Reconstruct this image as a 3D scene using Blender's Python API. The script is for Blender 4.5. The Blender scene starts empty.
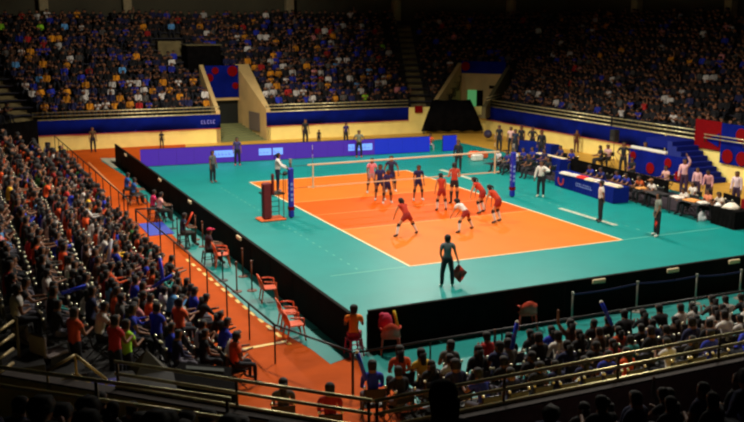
import bpy, math, random
import numpy as np
from mathutils import Vector, Matrix
RND = random.Random(7)
SC = bpy.context.scene
COL = SC.collection
# ------------------------------------------------------------------ camera
CAMP = np.array([-18.2189, -35.6314, 8.1763]); PAN, TILT, FPX = 0.432751, 0.206036, 915.11
W, H = 744, 422
cf = np.array([math.sin(PAN)*math.cos(TILT), math.cos(PAN)*math.cos(TILT), -math.sin(TILT)])
cr = np.cross(cf, [0, 0, 1]); cr /= np.linalg.norm(cr); cu = np.cross(cr, cf)
cam = bpy.data.cameras.new('camera'); camo = bpy.data.objects.new('camera', cam); COL.objects.link(camo)
cam.sensor_fit = 'HORIZONTAL'; cam.sensor_width = 36; cam.lens = 36*FPX/W
cam.clip_start = .1; cam.clip_end = 300
m = Matrix.Identity(4)
for i, v in enumerate((cr, cu, -cf)):
    for j in range(3): m[j][i] = v[j]
for j in range(3): m[j][3] = CAMP[j]
camo.matrix_world = m
SC.camera = camo
# ------------------------------------------------------------------ light and exposure
SC.view_settings.view_transform = 'Standard'; SC.view_settings.look = 'None'
SC.view_settings.exposure = -0.15; SC.view_settings.gamma = 1; SC.view_settings.use_curve_mapping = False
SC.cycles.use_denoising = True
SC.cycles.pixel_filter_type = 'BLACKMAN_HARRIS'; SC.cycles.filter_width = 2.3
SC.cycles.max_bounces = 5; SC.cycles.diffuse_bounces = 3; SC.cycles.glossy_bounces = 2; SC.cycles.transparent_max_bounces = 8
SC.cycles.sample_clamp_indirect = 4
wd = bpy.data.worlds.new('world'); SC.world = wd; wd.use_nodes = True
wd.node_tree.nodes['Background'].inputs[0].default_value = (1, .8, .55, 1)
wd.node_tree.nodes['Background'].inputs[1].default_value = .03
LAMP_POWER = 5600
LAMPS = [(-7, -12, 13), (7, -12, 13), (-7, 0, 13), (7, 0, 13), (-7, 12, 13), (7, 12, 13)]
def lamp(x, y, z, power, size, tx, ty, cone=146):
    l = bpy.data.lights.new('arena_lamp', 'SPOT'); l.energy = power; l.spot_size = math.radians(cone); l.spot_blend = .45
    l.shadow_soft_size = size; l.color = (1, .93, .80)
    o = bpy.data.objects.new('arena_lamp', l); COL.objects.link(o); o.location = (x, y, z)
    o.rotation_euler = Vector((tx-x, ty-y, -z)).to_track_quat('-Z', 'Y').to_euler()
for (x, y, z) in LAMPS: lamp(x, y, z, LAMP_POWER, .35, x*.6, y*.8)
# lamps over the far stand and over the near left corner
lamp(-4, 20, 12, 3000, .4, -3, 33, 110); lamp(-13, -2, 12, 1100, .3, -15.5, -4, 95)

# ------------------------------------------------------------------ helpers
def at(px, py, z=0.):
    d = cf + ((px-W/2)*cr - (py-H/2)*cu)/FPX
    t = (z-CAMP[2])/d[2]; q = CAMP + t*d
    return (float(q[0]), float(q[1]), z)
def proj(q):
    d = np.asarray(q, float)-CAMP; z = d@cf
    return W/2+FPX*(d@cr)/z, H/2-FPX*(d@cu)/z, z
_M = {}
def mat(name, col, rough=.6, metal=0., emit=None, es=1., spec=.5, noise=0., nscale=8., bump=0.):
    if name in _M: return _M[name]
    mm = bpy.data.materials.new(name); mm.use_nodes = True; nt = mm.node_tree; b = nt.nodes['Principled BSDF']
    c = (*col, 1); b.inputs['Base Color'].default_value = c; b.inputs['Roughness'].default_value = rough
    b.inputs['Metallic'].default_value = metal; b.inputs['Specular IOR Level'].default_value = spec
    if noise or bump:
        tc = nt.nodes.new('ShaderNodeTexCoord'); nz = nt.nodes.new('ShaderNodeTexNoise'); nz.inputs['Scale'].default_value = nscale
        nz.inputs['Detail'].default_value = 4; nt.links.new(tc.outputs['Object'], nz.inputs['Vector'])
        if noise:
            rp = nt.nodes.new('ShaderNodeValToRGB'); rp.color_ramp.elements[0].position = .3; rp.color_ramp.elements[1].position = .7
            rp.color_ramp.elements[0].color = tuple(x*(1-noise) for x in col)+(1,); rp.color_ramp.elements[1].color = tuple(min(1, x*(1+noise)) for x in col)+(1,)
            nt.links.new(nz.outputs['Fac'], rp.inputs[0]); nt.links.new(rp.outputs[0], b.inputs['Base Color'])
        if bump:
            bp = nt.nodes.new('ShaderNodeBump'); bp.inputs['Strength'].default_value = bump
            nt.links.new(nz.outputs['Fac'], bp.inputs['Height']); nt.links.new(bp.outputs[0], b.inputs['Normal'])
    if emit:
        b.inputs['Emission Color'].default_value = (*emit, 1); b.inputs['Emission Strength'].default_value = es
    _M[name] = mm; return mm
def link_color(mm, kind):
    nt = mm.node_tree; b = nt.nodes['Principled BSDF']
    if kind == 'object':
        n = nt.nodes.new('ShaderNodeObjectInfo'); nt.links.new(n.outputs['Color'], b.inputs['Base Color'])
    else:
        n = nt.nodes.new('ShaderNodeAttribute'); n.attribute_name = kind; nt.links.new(n.outputs['Color'], b.inputs['Base Color'])
SKIN = mat('skin', (.23, .092, .042), .6, noise=.1, nscale=20)
SKIN2 = mat('skin_light', (.60, .27, .12), .6, noise=.1, nscale=20)
HAIR = mat('hair', (.012, .009, .008), .8); EYE = mat('eye', (.01, .01, .01), .3); LIP = mat('lip', (.3, .06, .05), .5)
PANTS = mat('dark_trousers', (.012, .013, .02), .9); SHIRTO = mat('shirt_cloth', (.5, .5, .5), .9, bump=.1, nscale=30); link_color(SHIRTO, 'object')
SHIRTA = mat('crowd_cloth', (.5, .5, .5), .9); link_color(SHIRTA, 'cloth')
BLACK = mat('black_cloth', (.004, .0035, .0035), .98, noise=.4, nscale=3, spec=.04)
BLACKM = mat('black_metal', (.01, .009, .008), .5); STEEL = mat('galvanised_steel', (.95, .78, .42), .33, .6, noise=.2, nscale=5)
CHROME = mat('chrome', (.98, .9, .65), .28, 1.); CREAM = mat('cream_paint', (.95, .75, .22), .7, noise=.07, nscale=1.5, bump=.04)
BLUEB = mat('blue_banner_cloth', (.002, .008, .17), .9, spec=.08, noise=.25, nscale=1.2, bump=.15); REDB = mat('red_cloth', (.19, .002, .004), .9, spec=.08, noise=.1)
CONC = mat('olive_concrete', (.20, .15, .06), .9, noise=.25, nscale=2, bump=.1); CONCD = mat('dark_concrete', (.035, .028, .018), .95, noise=.3, nscale=2)
WHITE = mat('white_plastic', (.8, .77, .68), .5); CARD = mat('cream_card', (.9, .72, .42), .6); ORP = mat('orange_plastic', (.85, .13, .04), .35)
CHB = mat('black_chair_plastic', (.012, .011, .012), .35)

def finish(o, label=None, cat=None, group=None, kind=None):
    if label: o['label'] = label
    if cat: o['category'] = cat
    if group: o['group'] = group
    if kind: o['kind'] = kind
    return o
def empty(name, label, cat, loc=(0, 0, 0), rz=0., group=None):
    o = bpy.data.objects.new(name, None); COL.objects.link(o); o.location = loc; o.rotation_euler = (0, 0, rz); o.empty_display_size = .2
    return finish(o, label, cat, group)
def new_mesh(name, v, f, mats, mi=None, smooth=False):
    me = bpy.data.meshes.new(name); me.from_pydata([tuple(map(float, p)) for p in v], [], f)
    for x in (mats if isinstance(mats, (list, tuple)) else [mats]): me.materials.append(x)
    if mi is not None: me.polygons.foreach_set('material_index', mi)
    if smooth: me.polygons.foreach_set('use_smooth', [True]*len(me.polygons))
    me.update(); return me
class MB:
    def __init__(s): s.v = []; s.f = []; s.m = []
    def add(s, v, f, mi=0):
        b = len(s.v); s.v += [tuple(map(float, p)) for p in v]; s.f += [tuple(i+b for i in q) for q in f]; s.m += [mi]*len(f); return s
    def box(s, x0, x1, y0, y1, z0, z1, mi=0, bev=0.):
        if bev > 0:
            b = min(bev, (x1-x0)/3, (y1-y0)/3, (z1-z0)/3)
            ring = lambda z, q: [(x0+q+b, y0+q, z), (x1-q-b, y0+q, z), (x1-q, y0+q+b, z), (x1-q, y1-q-b, z), (x1-q-b, y1-q, z), (x0+q+b, y1-q, z), (x0+q, y1-q-b, z), (x0+q, y0+q+b, z)]
            v = ring(z0, b)+ring(z0+b, 0)+ring(z1-b, 0)+ring(z1, b); f = [tuple(range(7, -1, -1)), tuple(range(24, 32))]
            for k in range(3):
                for i in range(8): f.append((8*k+i, 8*k+(i+1) % 8, 8*k+8+(i+1) % 8, 8*k+8+i))
            return s.add(v, f, mi)
        v = [(x, y, z) for z in (z0, z1) for y in (y0, y1) for x in (x0, x1)]
        return s.add(v, [(0, 2, 3, 1), (4, 5, 7, 6), (0, 1, 5, 4), (2, 6, 7, 3), (0, 4, 6, 2), (1, 3, 7, 5)], mi)
    def tube(s, p0, p1, r0, r1=None, n=8, mi=0):
        r1 = r0 if r1 is None else r1; p0 = Vector(p0); p1 = Vector(p1); d = (p1-p0).normalized()
        a = d.orthogonal().normalized(); b = d.cross(a); v = []
        for p, r in ((p0, r0), (p1, r1)):
            for i in range(n):
                t = 2*math.pi*i/n; v.append(p+(a*math.cos(t)+b*math.sin(t))*r)
        f = [(i, (i+1) % n, n+(i+1) % n, n+i) for i in range(n)]+[tuple(range(n-1, -1, -1)), tuple(range(n, 2*n))]
        return s.add(v, f, mi)
    def path(s, pts, r, n=6, mi=0):
        for a, b in zip(pts, pts[1:]): s.tube(a, b, r, r, n, mi)
        for q in pts[1:-1]: s.ball(q, r, r, r, 6, 4, mi)
        return s
    def ball(s, c, rx, ry, rz, n=8, k=6, mi=0):
        v = [(c[0], c[1], c[2]-rz)]
        for j in range(1, k):
            a = -math.pi/2+math.pi*j/k
            for i in range(n):
                t = 2*math.pi*i/n; v.append((c[0]+rx*math.cos(a)*math.cos(t), c[1]+ry*math.cos(a)*math.sin(t), c[2]+rz*math.sin(a)))
        v.append((c[0], c[1], c[2]+rz)); f = []
        for i in range(n): f.append((0, 1+(i+1) % n, 1+i))
        for j in range(k-2):
            for i in range(n): f.append((1+j*n+i, 1+j*n+(i+1) % n, 1+(j+1)*n+(i+1) % n, 1+(j+1)*n+i))
        e = len(v)-1
        for i in range(n): f.append((e, 1+(k-2)*n+i, 1+(k-2)*n+(i+1) % n))
        return s.add(v, f, mi)
    def prism(s, poly, z0, z1, mi=0):
        n = len(poly); zz0 = z0 if hasattr(z0, '__len__') else [z0]*n; zz1 = z1 if hasattr(z1, '__len__') else [z1]*n
        a = sum(poly[i][0]*poly[(i+1) % n][1]-poly[(i+1) % n][0]*poly[i][1] for i in range(n))
        if a < 0: poly = poly[::-1]; zz0 = list(zz0)[::-1]; zz1 = list(zz1)[::-1]
        v = [(p[0], p[1], z) for p, z in zip(poly, zz0)]+[(p[0], p[1], z) for p, z in zip(poly, zz1)]
        return s.add(v, [tuple(range(n-1, -1, -1)), tuple(range(n, 2*n))]+[(i, (i+1) % n, n+(i+1) % n, n+i) for i in range(n)], mi)
    def wall(s, a, b, z0, z1, th, mi=0):     # vertical slab from a to b, thickness to the left; z1 may be a pair
        a = np.array(a[:2], float); b = np.array(b[:2], float); d = (b-a)/np.linalg.norm(b-a); nn = np.array([-d[1], d[0]])*th
        za, zb = z1 if hasattr(z1, '__len__') else (z1, z1)
        return s.prism([tuple(a), tuple(b), tuple(b+nn), tuple(a+nn)], z0, [za, zb, zb, za], mi)
    def build(s, name, mats, parent=None, smooth=False, loc=None, **k):
        me = new_mesh(name, s.v, s.f, mats, s.m, smooth); o = bpy.data.objects.new(name, me); COL.objects.link(o)
        if parent is not None: o.parent = parent
        if loc: o.location = loc
        return finish(o, **k) if k else o
def structure(o): o['kind'] = 'structure'; return o
def copy_tree(o, parent=None):
    c = o.copy(); COL.objects.link(c)
    if parent is not None: c.parent = parent
    for ch in list(o.children): copy_tree(ch, c)
    return c

# ------------------------------------------------------------------ arena floor and court
fl = MB().box(-60, 60, -50, 55, -.3, 0).build('floor', mat('golden_wood_floor', (.62, .33, .04), .5, noise=.12, nscale=1.2)); structure(fl)
om = MB().box(-17.7, -9.0, -23, 25.2, .0, .006)
om.prism([(-9.0, 16.4), (-6.0, 16.3), (-4.0, 25.0), (-9.0, 25.2)], 0, .006)
structure(om.build('floor_orange_mat', mat('orange_floor_cover', (.50, .072, .001), .85, noise=.1, nscale=1.5, spec=.15)))
# teal playing surface
tm = MB().prism([(-10.3, 19.9), (-9.95, 12.96), (-10.3, 5.5), (-10.75, -1), (-10.9, -8), (-10.85, -12.1), (-10.4, -15.1), (-10.35, -16.2), (-9.6, -15.9), (-9.85, -17.3), (-9.5, -19.4), (14, -19.4), (13.2, 16.0), (13, 20), (8.8, 20), (8.7, 15.9), (-8, 17)], .004, .012)
TEAL = mat('teal_court_surface', (.0, .245, .225), .45, noise=.05, nscale=.8)
structure(tm.build('floor_teal_mat', TEAL))
structure(MB().prism([(9.75, 9.5), (13.4, 9.5), (13.0, -9.9), (10.15, -9.9), (9.9, -3)], .012, .02).build('floor_dark_sheet', mat('dark_sheet', (.02, .012, .02), .95)))  # thin dark sheet added to blacken the floor behind the tables
cp = empty('volleyball_court', 'orange volleyball court marked out on the teal arena mat', 'court')
LINE = mat('court_line_paint', (.95, .72, .42), .5)
OR1 = mat('court_orange', (.70, .165, .012), .55, spec=.18, noise=.04, nscale=.7); OR2 = mat('court_deep_orange', (.68, .098, .001), .55, spec=.18, noise=.04, nscale=.7)
MB().box(-4.5, 4.5, -9, -3, .012, .018).build('back_zone', OR1, cp); MB().box(-4.5, 4.5, 3, 9, .012, .018).build('back_zone', OR1, cp)
MB().box(-4.5, 4.5, -3, 3, .012, .018).build('front_zone', OR2, cp)
for (a, b, c, d) in ((-4.55, -4.5+.03, -9.05, 9.05), (4.47, 4.55, -9.05, 9.05)): MB().box(a, b, c, d, .018, .021).build('sideline', LINE, cp)
for y in (-9.05, 8.98): MB().box(-4.5, 4.5, y, y+.07, .018, .021).build('end_line', LINE, cp)
for y in (-3.03, 2.97): MB().box(-4.5, 4.5, y, y+.05, .018, .020).build('attack_line', mat('attack_line_paint', (.9, .42, .12), .5), cp)
MB().box(-4.5, 4.5, -.025, .025, .018, .020).build('centre_line', mat('attack_line_paint', (.9, .5, .2), .5), cp)
FAINT = mat('faint_line_paint', (.16, .50, .38), .5)
e = MB(); e.box(4.65, 9.6, -9.02, -8.98, .012, .015).build('extension_line', FAINT, cp); MB().box(-7.4, -4.65, -9.02, -8.98, .012, .015).build('extension_line', FAINT, cp)
e = MB()
for i in range(26):
    y = -8.6+.66*i; e.box(6.25, 6.29, y, y+.18, .012, .015); e.box(-6.29, -6.25, y, y+.18, .012, .015)
e.build('dashed_coach_line', FAINT, cp)
def floor_text(name, label, x0, x1, y0, y1, seed):
    r = random.Random(seed); t = MB(); y = y0
    t.box(x0, x1, y0, y1, .0125, .0145, 0)
    while y < y1-.25:
        w = r.uniform(.12, .22); k = r.randrange(3); yy = y+.05
        t.box(x0+.06, x1-.06, yy, yy+.04, .0145, .016, 1)
        if k != 1: t.box(x0+.06, x0+.12, yy, yy+w, .0145, .016, 1)
        if k != 0: t.box(x1-.12, x1-.06, yy, yy+w, .0145, .016, 1)
        y += w+.12
    return t.build(name, [mat('decal_white', (.60, .60, .45), .5), mat('decal_print', (.35, .42, .36), .5)], label=label, cat='floor sign')
floor_text('floor_decal', 'white lettered strip on the teal mat beside the right front corner of the court', 5.85, 6.08, -6.9, -3.1, 3)
floor_text('floor_decal', 'white lettered strip on the teal mat beside the far half of the right sideline', 6.2, 6.5, 4.6, 8.4, 5)
MB().box(-11.6, -10.62, -.85, 1.45, .006, .03, 0, .008).build('blue_floor_mat', mat('blue_mat', (.02, .05, .45), .6, noise=.1), label='blue mat on the orange walkway left of the long black barrier', cat='mat')
d = MB()
for i in range(15):
    y = -4.9-.66*i; x = -11.13+.025*i; d.box(x-.05, x+.05, y-.36, y, .006, .012)
d.build('dashed_floor_line', mat('yellow_tape', (.9, .62, .12), .5), label='dashed yellow tape line along the orange walkway beside the left stand', cat='floor line')
d = MB().box(-11.1, -11.0, 6, 19.5, .006, .012)
d.build('floor_line', mat('salmon_tape', (.85, .33, .12), .5), label='thin pale line along the far end of the orange walkway', cat='floor line')
d = MB().prism([at(240, 349)[:2], at(284, 341)[:2], at(284, 343)[:2], at(240, 351)[:2]], .006, .012)
d.build('floor_line', mat('yellow_tape', (.9, .62, .12), .5), label='short yellow cross line at the near end of the dashed yellow tape', cat='floor line')
MB().prism([at(100, 158.5)[:2], at(119, 158)[:2], at(119, 168)[:2], at(113, 168)[:2]], .006, .014).build('floor_mat', mat('pale_mat', (.45, .42, .30), .6), label='pale mat beside the far end of the left black barrier', cat='mat')

# ------------------------------------------------------------------ the bowl: octagonal wall with banner, rails, terraces
A, B, C, D, E_, F, G, Hh = [np.array(q, float) for q in ((-13.5, 25.5), (13.3, 24.0), (17.8, 22.3), (17.8, -19), (13.5, -23.6), (-12.65, -23.6), (-17.85, -18.35), (-17.9, 21.5))]
RING = [A, B, C, D, E_, F, G, Hh]     # clockwise seen from above
NAMES = ['far', 'far_right', 'right', 'near_right', 'near', 'near_left', 'left', 'far_left']
def outn(i):
    a, b = RING[i], RING[(i+1) % 8]; d = (b-a)/np.linalg.norm(b-a); return np.array([-d[1], d[0]])
def mitre(i):       # outward mitre direction at vertex i per unit offset
    n1, n2 = outn((i-1) % 8), outn(i); s = n1+n2; return s/(1+n1@n2)
def off(i, d): return RING[i % 8]+mitre(i % 8)*d
T0, RUN, RISE, NR = 1.35, .8, .42, 16
def row_d(k): return 1.1+RUN*k
def row_z(k, i=0): return T0+RISE*(k+1) if i in (0, 1, 2, 6, 7) else .9+.37*(k+1)
NEARC = mat('shaded_concrete', (.012, .010, .010), .95, noise=.2)  # dimness of the near tier put into a darker concrete colour
TIERS = (0, 1, 2, 4, 5, 6, 7)
for i in range(8):
    a, b = RING[i], RING[(i+1) % 8]
    w = MB()
    # arena wall below the banner (wall slab, thickness outward)
    def slab(p, q): w.wall(tuple(p), tuple(q), 0, 1.9, .22)
    if i == 0:
        t = (b-a)/np.linalg.norm(b-a); n0 = outn(0)
        pl = a+t*(-1.6-a[0])/t[0]; pr = a+t*(1.6-a[0])/t[0]; slab(a, pl); slab(pr, b)
    else: slab(a, b)
    structure(w.build('wall_'+NAMES[i], CREAM))
AT = (B-A)/np.linalg.norm(B-A); AN = outn(0)
PL = A+AT*(-1.6-A[0])/AT[0]; PR = A+AT*(1.6-A[0])/AT[0]
# blue banner strips
BANW = mat('banner_text', (.20, .20, .75), .7)
def banner(p, q, label, z0=1.0, z1=1.93, lettering=None):
    p = np.array(p); q = np.array(q); L = np.linalg.norm(q-p); t = (q-p)/L; nn = np.array([t[1], -t[0]])
    o = empty('banner', label, 'banner', (*p, 0), group=None); m_ = MB(); N = max(2, int(L/.6))
    vs = []; fs = []
    for k in range(N+1):
        wv = .03*math.sin(k*1.7)+.015*math.sin(k*.6)
        for z, dd in ((z0, .05+wv), (z1, .03)): 
            c = t*L*k/N+nn*dd; vs.append((c[0], c[1], z+(.02*math.sin(k*.9) if z == z0 else 0)))
        for z, dd in ((z0, .02), (z1, .01)):
            c = t*L*k/N+nn*dd; vs.append((c[0], c[1], z))
    for k in range(N):
        b_ = 4*k; fs += [(b_, b_+4, b_+5, b_+1), (b_+2, b_+3, b_+7, b_+6), (b_+1, b_+5, b_+7, b_+3), (b_, b_+2, b_+6, b_+4)]
    m_.add(vs, fs); m_.build('cloth', mat('navy_banner_cloth', (.001, .006, .125), .9, spec=.08, noise=.25, nscale=1.2, bump=.15), o, True)
    e_ = MB(); 
    a_ = nn*.09; e_.wall(tuple(a_), tuple(a_+t*L), z0-.05, z0, -.02); e_.build('hem', mat('red_hem', (.35, .02, .06), .8), o)
    if lettering:
        s0, s1, zc, hh = lettering; x = s0; g = MB(); r = random.Random(3)
        while x < s1:
            ww = r.uniform(.1, .2); c = nn*.1+t*x; dd = c+t*ww
            g.wall(tuple(c), tuple(dd), zc-hh*.5, zc-hh*.3, -.01); g.wall(tuple(c), tuple(c+t*.05), zc-hh*.5, zc+hh*.5, -.01)
            if r.random() < .6: g.wall(tuple(c), tuple(dd), zc+hh*.3, zc+hh*.5, -.01)
            x += ww+.07; g.build('letter', BANW, o); g = MB()
    return o
banner(A, PL, 'long blue banner on the far wall left of the stair opening', lettering=(10.6, 11.6, 1.45, .25))
banner(PR, B-AT*1.0, 'long blue banner on the far wall between stair opening and black canopy')
banner(C-np.array([0, .2]), (17.8, 3.5), 'long blue banner running along the right wall')
banner((17.8, 3.4), (17.8, 1.3), 'blue banner with pale lettering above the blue steps on the right wall', lettering=(.1, 1.9, 1.55, .14))
# steel guard rails on the wall
def rail(p, q, label, z0=1.93, hs=(2.2, 2.42), post=2.2, r=.028, cap=True, m_=None):
    p = np.array(p, float); q = np.array(q, float); L = np.linalg.norm(q-p); t = (q-p)/L
    o = empty('guard_rail', label, 'railing', (p[0], p[1], 0)); M_ = m_ or STEEL
    for h in hs: MB().tube((0, 0, h), (*(t*L), h), r, r, 10).build('rail', M_, o, True)
    if cap: MB().tube((0, 0, z0+.03), (*(t*L), z0+.03), .035, .035, 10).build('kerb_rail', M_, o, True)
    n = max(1, round(L/post))
    for k in range(n+1):
        c = t*min(L-.05, max(.05, L*k/n)); MB().tube((*c, z0-.02), (*c, max(hs)), r*.9, r*.9, 8).build('post', mat('dull_rail_steel', (.10, .08, .05), .5, .8) if m_ is None else m_, o, True)
    return o
off_in = lambda P_, n_, d_: P_+n_*d_
rail(A+AN*.1, PL+AN*.1, 'steel rail above the far banner left of the stair opening'); rail(PR+AN*.1, B-AT*1.0+AN*.1, 'steel rail above the far banner right of the stair opening')
rail(C+np.array([.1, -.3]), (17.9, 8.3), 'steel rail above the right wall banner, far half'); rail((17.9, 8.1), (17.9, 1.2), 'steel rail above the right wall banner, near half')
rail(F+np.array([0, -.05]), np.array([13.4, -23.65]), 'long steel guard rail in the foreground running to the right', post=2.45, r=.03)
rail(F+(G-F)*.64+outn(5)*.03, F+outn(5)*.03, 'steel guard rail across the near left corner, right of the peaked hand rails', post=2.2, r=.03)
rail((-18.2, -21.0), (-15.0, -23.95), 'nearest steel guard rail at the lower left corner of the view', z0=2.0, hs=(2.7, 3.0), post=2.3, r=.032, cap=False)
# parapet inner face gets a plain mauve paint slab behind the near rail
structure(MB().wall((13.4, -23.83), (-12.5, -23.83), 1.0, 1.92, -.05).build('trim_1', mat('mauve_paint', (.42, .26, .28), .8, noise=.15)))
for n_, (a_, b_) in enumerate(((E_+np.array([0, .02]), F+np.array([0, .02])), (F+outn(5)*-.02, G+outn(5)*-.02))): structure(MB().wall(tuple(a_), tuple(b_), 1.9, 1.935, .26).build('trim_%d' % (n_+2), mat('dark_kerb', (.05, .035, .03), .8)))
# terraces
def isect(p, q, o, d):      # line p-q with line o + s d
    M2 = np.array([q-p, -d]).T; s = np.linalg.solve(M2, o-p); return p+(q-p)*s[0]
SLA = np.array([.75, .65]); SLA /= np.linalg.norm(SLA); SL0 = np.array([14.3, 23.75])
for i in TIERS:
    tn = empty('seating_tier_'+NAMES[i] if False else 'seating_tier', {0: 'concrete seating tier along the far side of the arena', 1: 'short seating tier across the far right corner', 2: 'concrete seating tier along the right side of the arena', 4: 'concrete seating tier under the camera on the near side', 5: 'short seating tier across the near left corner', 6: 'concrete seating tier behind the left floor stand', 7: 'short seating tier across the far left corner'}[i], 'seating tier')
    tn['kind'] = 'structure'
    def piece(d0, d1, zt, zb, cut, nm='step', mm_=CONCD):
        p0, q0, p1, q1 = off(i, d0), off(i+1, d0), off(i, d1), off(i+1, d1); polys = [(p0, q0, q1, p1)]
        if cut and i == 0:
            polys = [(p0, isect(p0, q0, PL, AN), isect(p1, q1, PL, AN), p1), (isect(p0, q0, PR, AN), q0, q1, isect(p1, q1, PR, AN))]
        if cut and i == 1: polys = [(p0, isect(p0, q0, SL0, SLA), isect(p1, q1, SL0, SLA), p1)]
        for pl in polys:
            MB().prism([tuple(x) for x in pl], zb, zt).build(nm, mm_, tn)
    piece(.22, 1.1, T0 if i not in (4, 5) else .9, 0, True, 'walkway', CONCD if i not in (4, 5) else NEARC)
    for k in range(NR):
        d0 = row_d(k); piece(d0, d0+RUN, row_z(k, i), row_z(k, i)-.75, d0 < 5.6, 'step', CONCD if i not in (4, 5) else NEARC)
        if not (i in (4, 5) and k > 12): piece(d0+.42, d0+.74, row_z(k, i)+.42, row_z(k, i)+.36, d0 < 5.6, 'bench', mat('bench_seat', (.02, .018, .03), .7))
# aisles (lighter concrete stairs) on the mitres at A and B
for (idx, lab) in ((1, 'olive concrete stair climbing the far tier beside the right corner'), (0, 'olive concrete stair climbing the far tier at its left end')):
    o = empty('aisle_stair', lab, 'stair'); nrm = outn(1) if idx == 1 else mitre(0); side = np.array([nrm[1], -nrm[0]])*(.55 if idx == 1 else .8)/np.linalg.norm(nrm)
    for k in range(NR*2-3):
        d0 = 1.1+k*RUN/2; a0 = RING[idx]+nrm*d0; a1 = RING[idx]+nrm*(d0+RUN/2); z = T0+RISE*(k+1)/2+.03
        z = max(z, row_z(int(k/2))+.03) if k % 2 else z
        z = row_z(k//2)+(.03 if k % 2 == 0 else .22)
        MB().prism([tuple(a0-side), tuple(a0+side), tuple(a1+side), tuple(a1-side)], z-.35, z).build('step', CONC, o)
# back wall above the tiers, pillars, ceiling
UPW = mat('upper_wall_paint', (.06, .052, .028), .9, noise=.2, nscale=.4)
for i in range(8):
    if i == 3: d_ = 1.2
    dd = row_d(NR)+.05; p, q = off(i, dd), off(i+1, dd)
    MB().wall(tuple(p), tuple(q), 0, 14.5, .3).build('wall_upper_'+NAMES[i], UPW)['kind'] = 'structure'
tt = off(1, row_d(NR))-off(0, row_d(NR)); 
PILM = mat('pillar_concrete', (.30, .24, .13), .9, noise=.2)
def pillar(c, lab):
    o = empty('pillar', lab, 'pillar', (*c, 0)); MB().box(-.33, .33, -.33, .33, 7.6, 14.4, 0, .05).build('shaft', PILM, o); MB().box(-.42, .42, -.42, .42, 7.4, 7.7, 0, .04).build('base', PILM, o)
yb = 37.9
for px, lab in ((58, 'leftmost concrete pillar at the back of the far tier'), (138, 'second pillar from the left at the back of the far tier'), (293, 'pillar at the back of the far tier above the stair opening'), (395, 'pillar at the top of the olive aisle stair'), (505, 'pillar at the back of the far right corner tier'), (625, 'second pillar from the right at the back of the right tier'), (715, 'rightmost pillar at the back of the right tier')):
    d_ = cf+((px-W/2)*cr+(H/2-8)*cu*0)/FPX; best = None
    for s in np.arange(40, 95, .25):      # walk along the ray on plan until just inside the upper wall
        q = CAMP[:2]+d_[:2]/np.linalg.norm(d_[:2])*s
        dist = max((q-RING[j])@outn(j) for j in range(8))
        if dist > row_d(NR)-.5: break
    pillar(q, lab)
structure(MB().prism([tuple(off(i, 15)) for i in range(8)], 14.4, 14.8).build('ceiling', mat('ceiling_paint', (.03, .03, .03), .9)))
fx = 0
for (x, y, z) in LAMPS:
    o = empty('floodlight', 'ceiling floodlight above the '+('left' if x < 0 else 'right')+' of the court, '+{-12: 'near', 0: 'middle', 12: 'far'}[y], 'lamp', (x, y, z+.15))
    MB().box(-.5, .5, -.5, .5, .05, .35, 0, .04).build('housing', BLACKM, o); MB().box(-.45, .45, -.45, .45, 0.02, .06).build('lens', mat('lamp_glow', (1, 1, 1), .5, emit=(1, .93, .8), es=14), o)
    MB().tube((0, 0, .3), (0, 0, 1.3), .04).build('hanger', BLACKM, o)

# left stair opening through the far tier
VW = mat('cream_stairwell_paint', (.62, .42, .16), .8, noise=.12, nscale=1)
vo = empty('stair_opening', 'cream walled stair opening in the far wall under a blue and red banner', 'stairwell')
def P3(base, n_, d_): q = base+n_*d_; return (q[0], q[1])
for base, sgn, nm in ((PL, 1, 'side_wall'), (PR, -1, 'side_wall')):
    a = P3(base, AN, 0); b = P3(base, AN, 5.2); m_ = MB()
    if sgn > 0: m_.wall(a, b, 0, (2.15, 5.0), .28)
    else: m_.prism([a, tuple(PR-AT*.85+AN*5.2), tuple(PR+AT*.15+AN*5.2), tuple(PR+AT*.30)], 0, [2.15, 5.0, 5.0, 2.15])
    m_.build(nm, VW, vo)
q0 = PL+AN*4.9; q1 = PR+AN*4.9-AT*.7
MB().wall(tuple(q0), tuple(q1), 0, 2.55, .2).build('back_doorway', mat('doorway_shade', (.01, .012, .008), .95), vo)  # solid slab, its near-black colour stands in for the unlit opening
MB().wall(tuple(q0), tuple(q1), 2.45, 2.65, -.3).build('lintel', VW, vo)
m_ = MB(); a_ = PL; b_ = PR
for k in range(8): m_.prism([P3(PL, AN, .6*k), P3(PR, AN, .6*k), P3(PR, AN, .6*k+.6), P3(PL, AN, .6*k+.6)], 0, .05+.1*k)
m_.build('ramp', mat('green_ramp', (.16, .17, .06), .8), vo)
MB().wall(P3(PR-AT*.20, AN, 1.0), P3(PR-AT*.49, AN, 2.8), .5, 1.8, .04).build('vent_grille', mat('grey_grille', (.17, .13, .10), .7), vo)
def disc(m_, c, u, wv, r, n=18, mi=0, th=.02):
    c = Vector(c); u = Vector(u); wv = Vector(wv); nn = u.cross(wv).normalized()*th
    v = [c+nn+(u*math.cos(2*math.pi*i/n)+wv*math.sin(2*math.pi*i/n))*r for i in range(n)]+[c+(u*math.cos(2*math.pi*i/n)+wv*math.sin(2*math.pi*i/n))*r for i in range(n)]
    m_.add(v, [tuple(range(n)), tuple(range(2*n-1, n-1, -1))]+[(i, n+i, n+(i+1) % n, (i+1) % n) for i in range(n)], mi)
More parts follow.
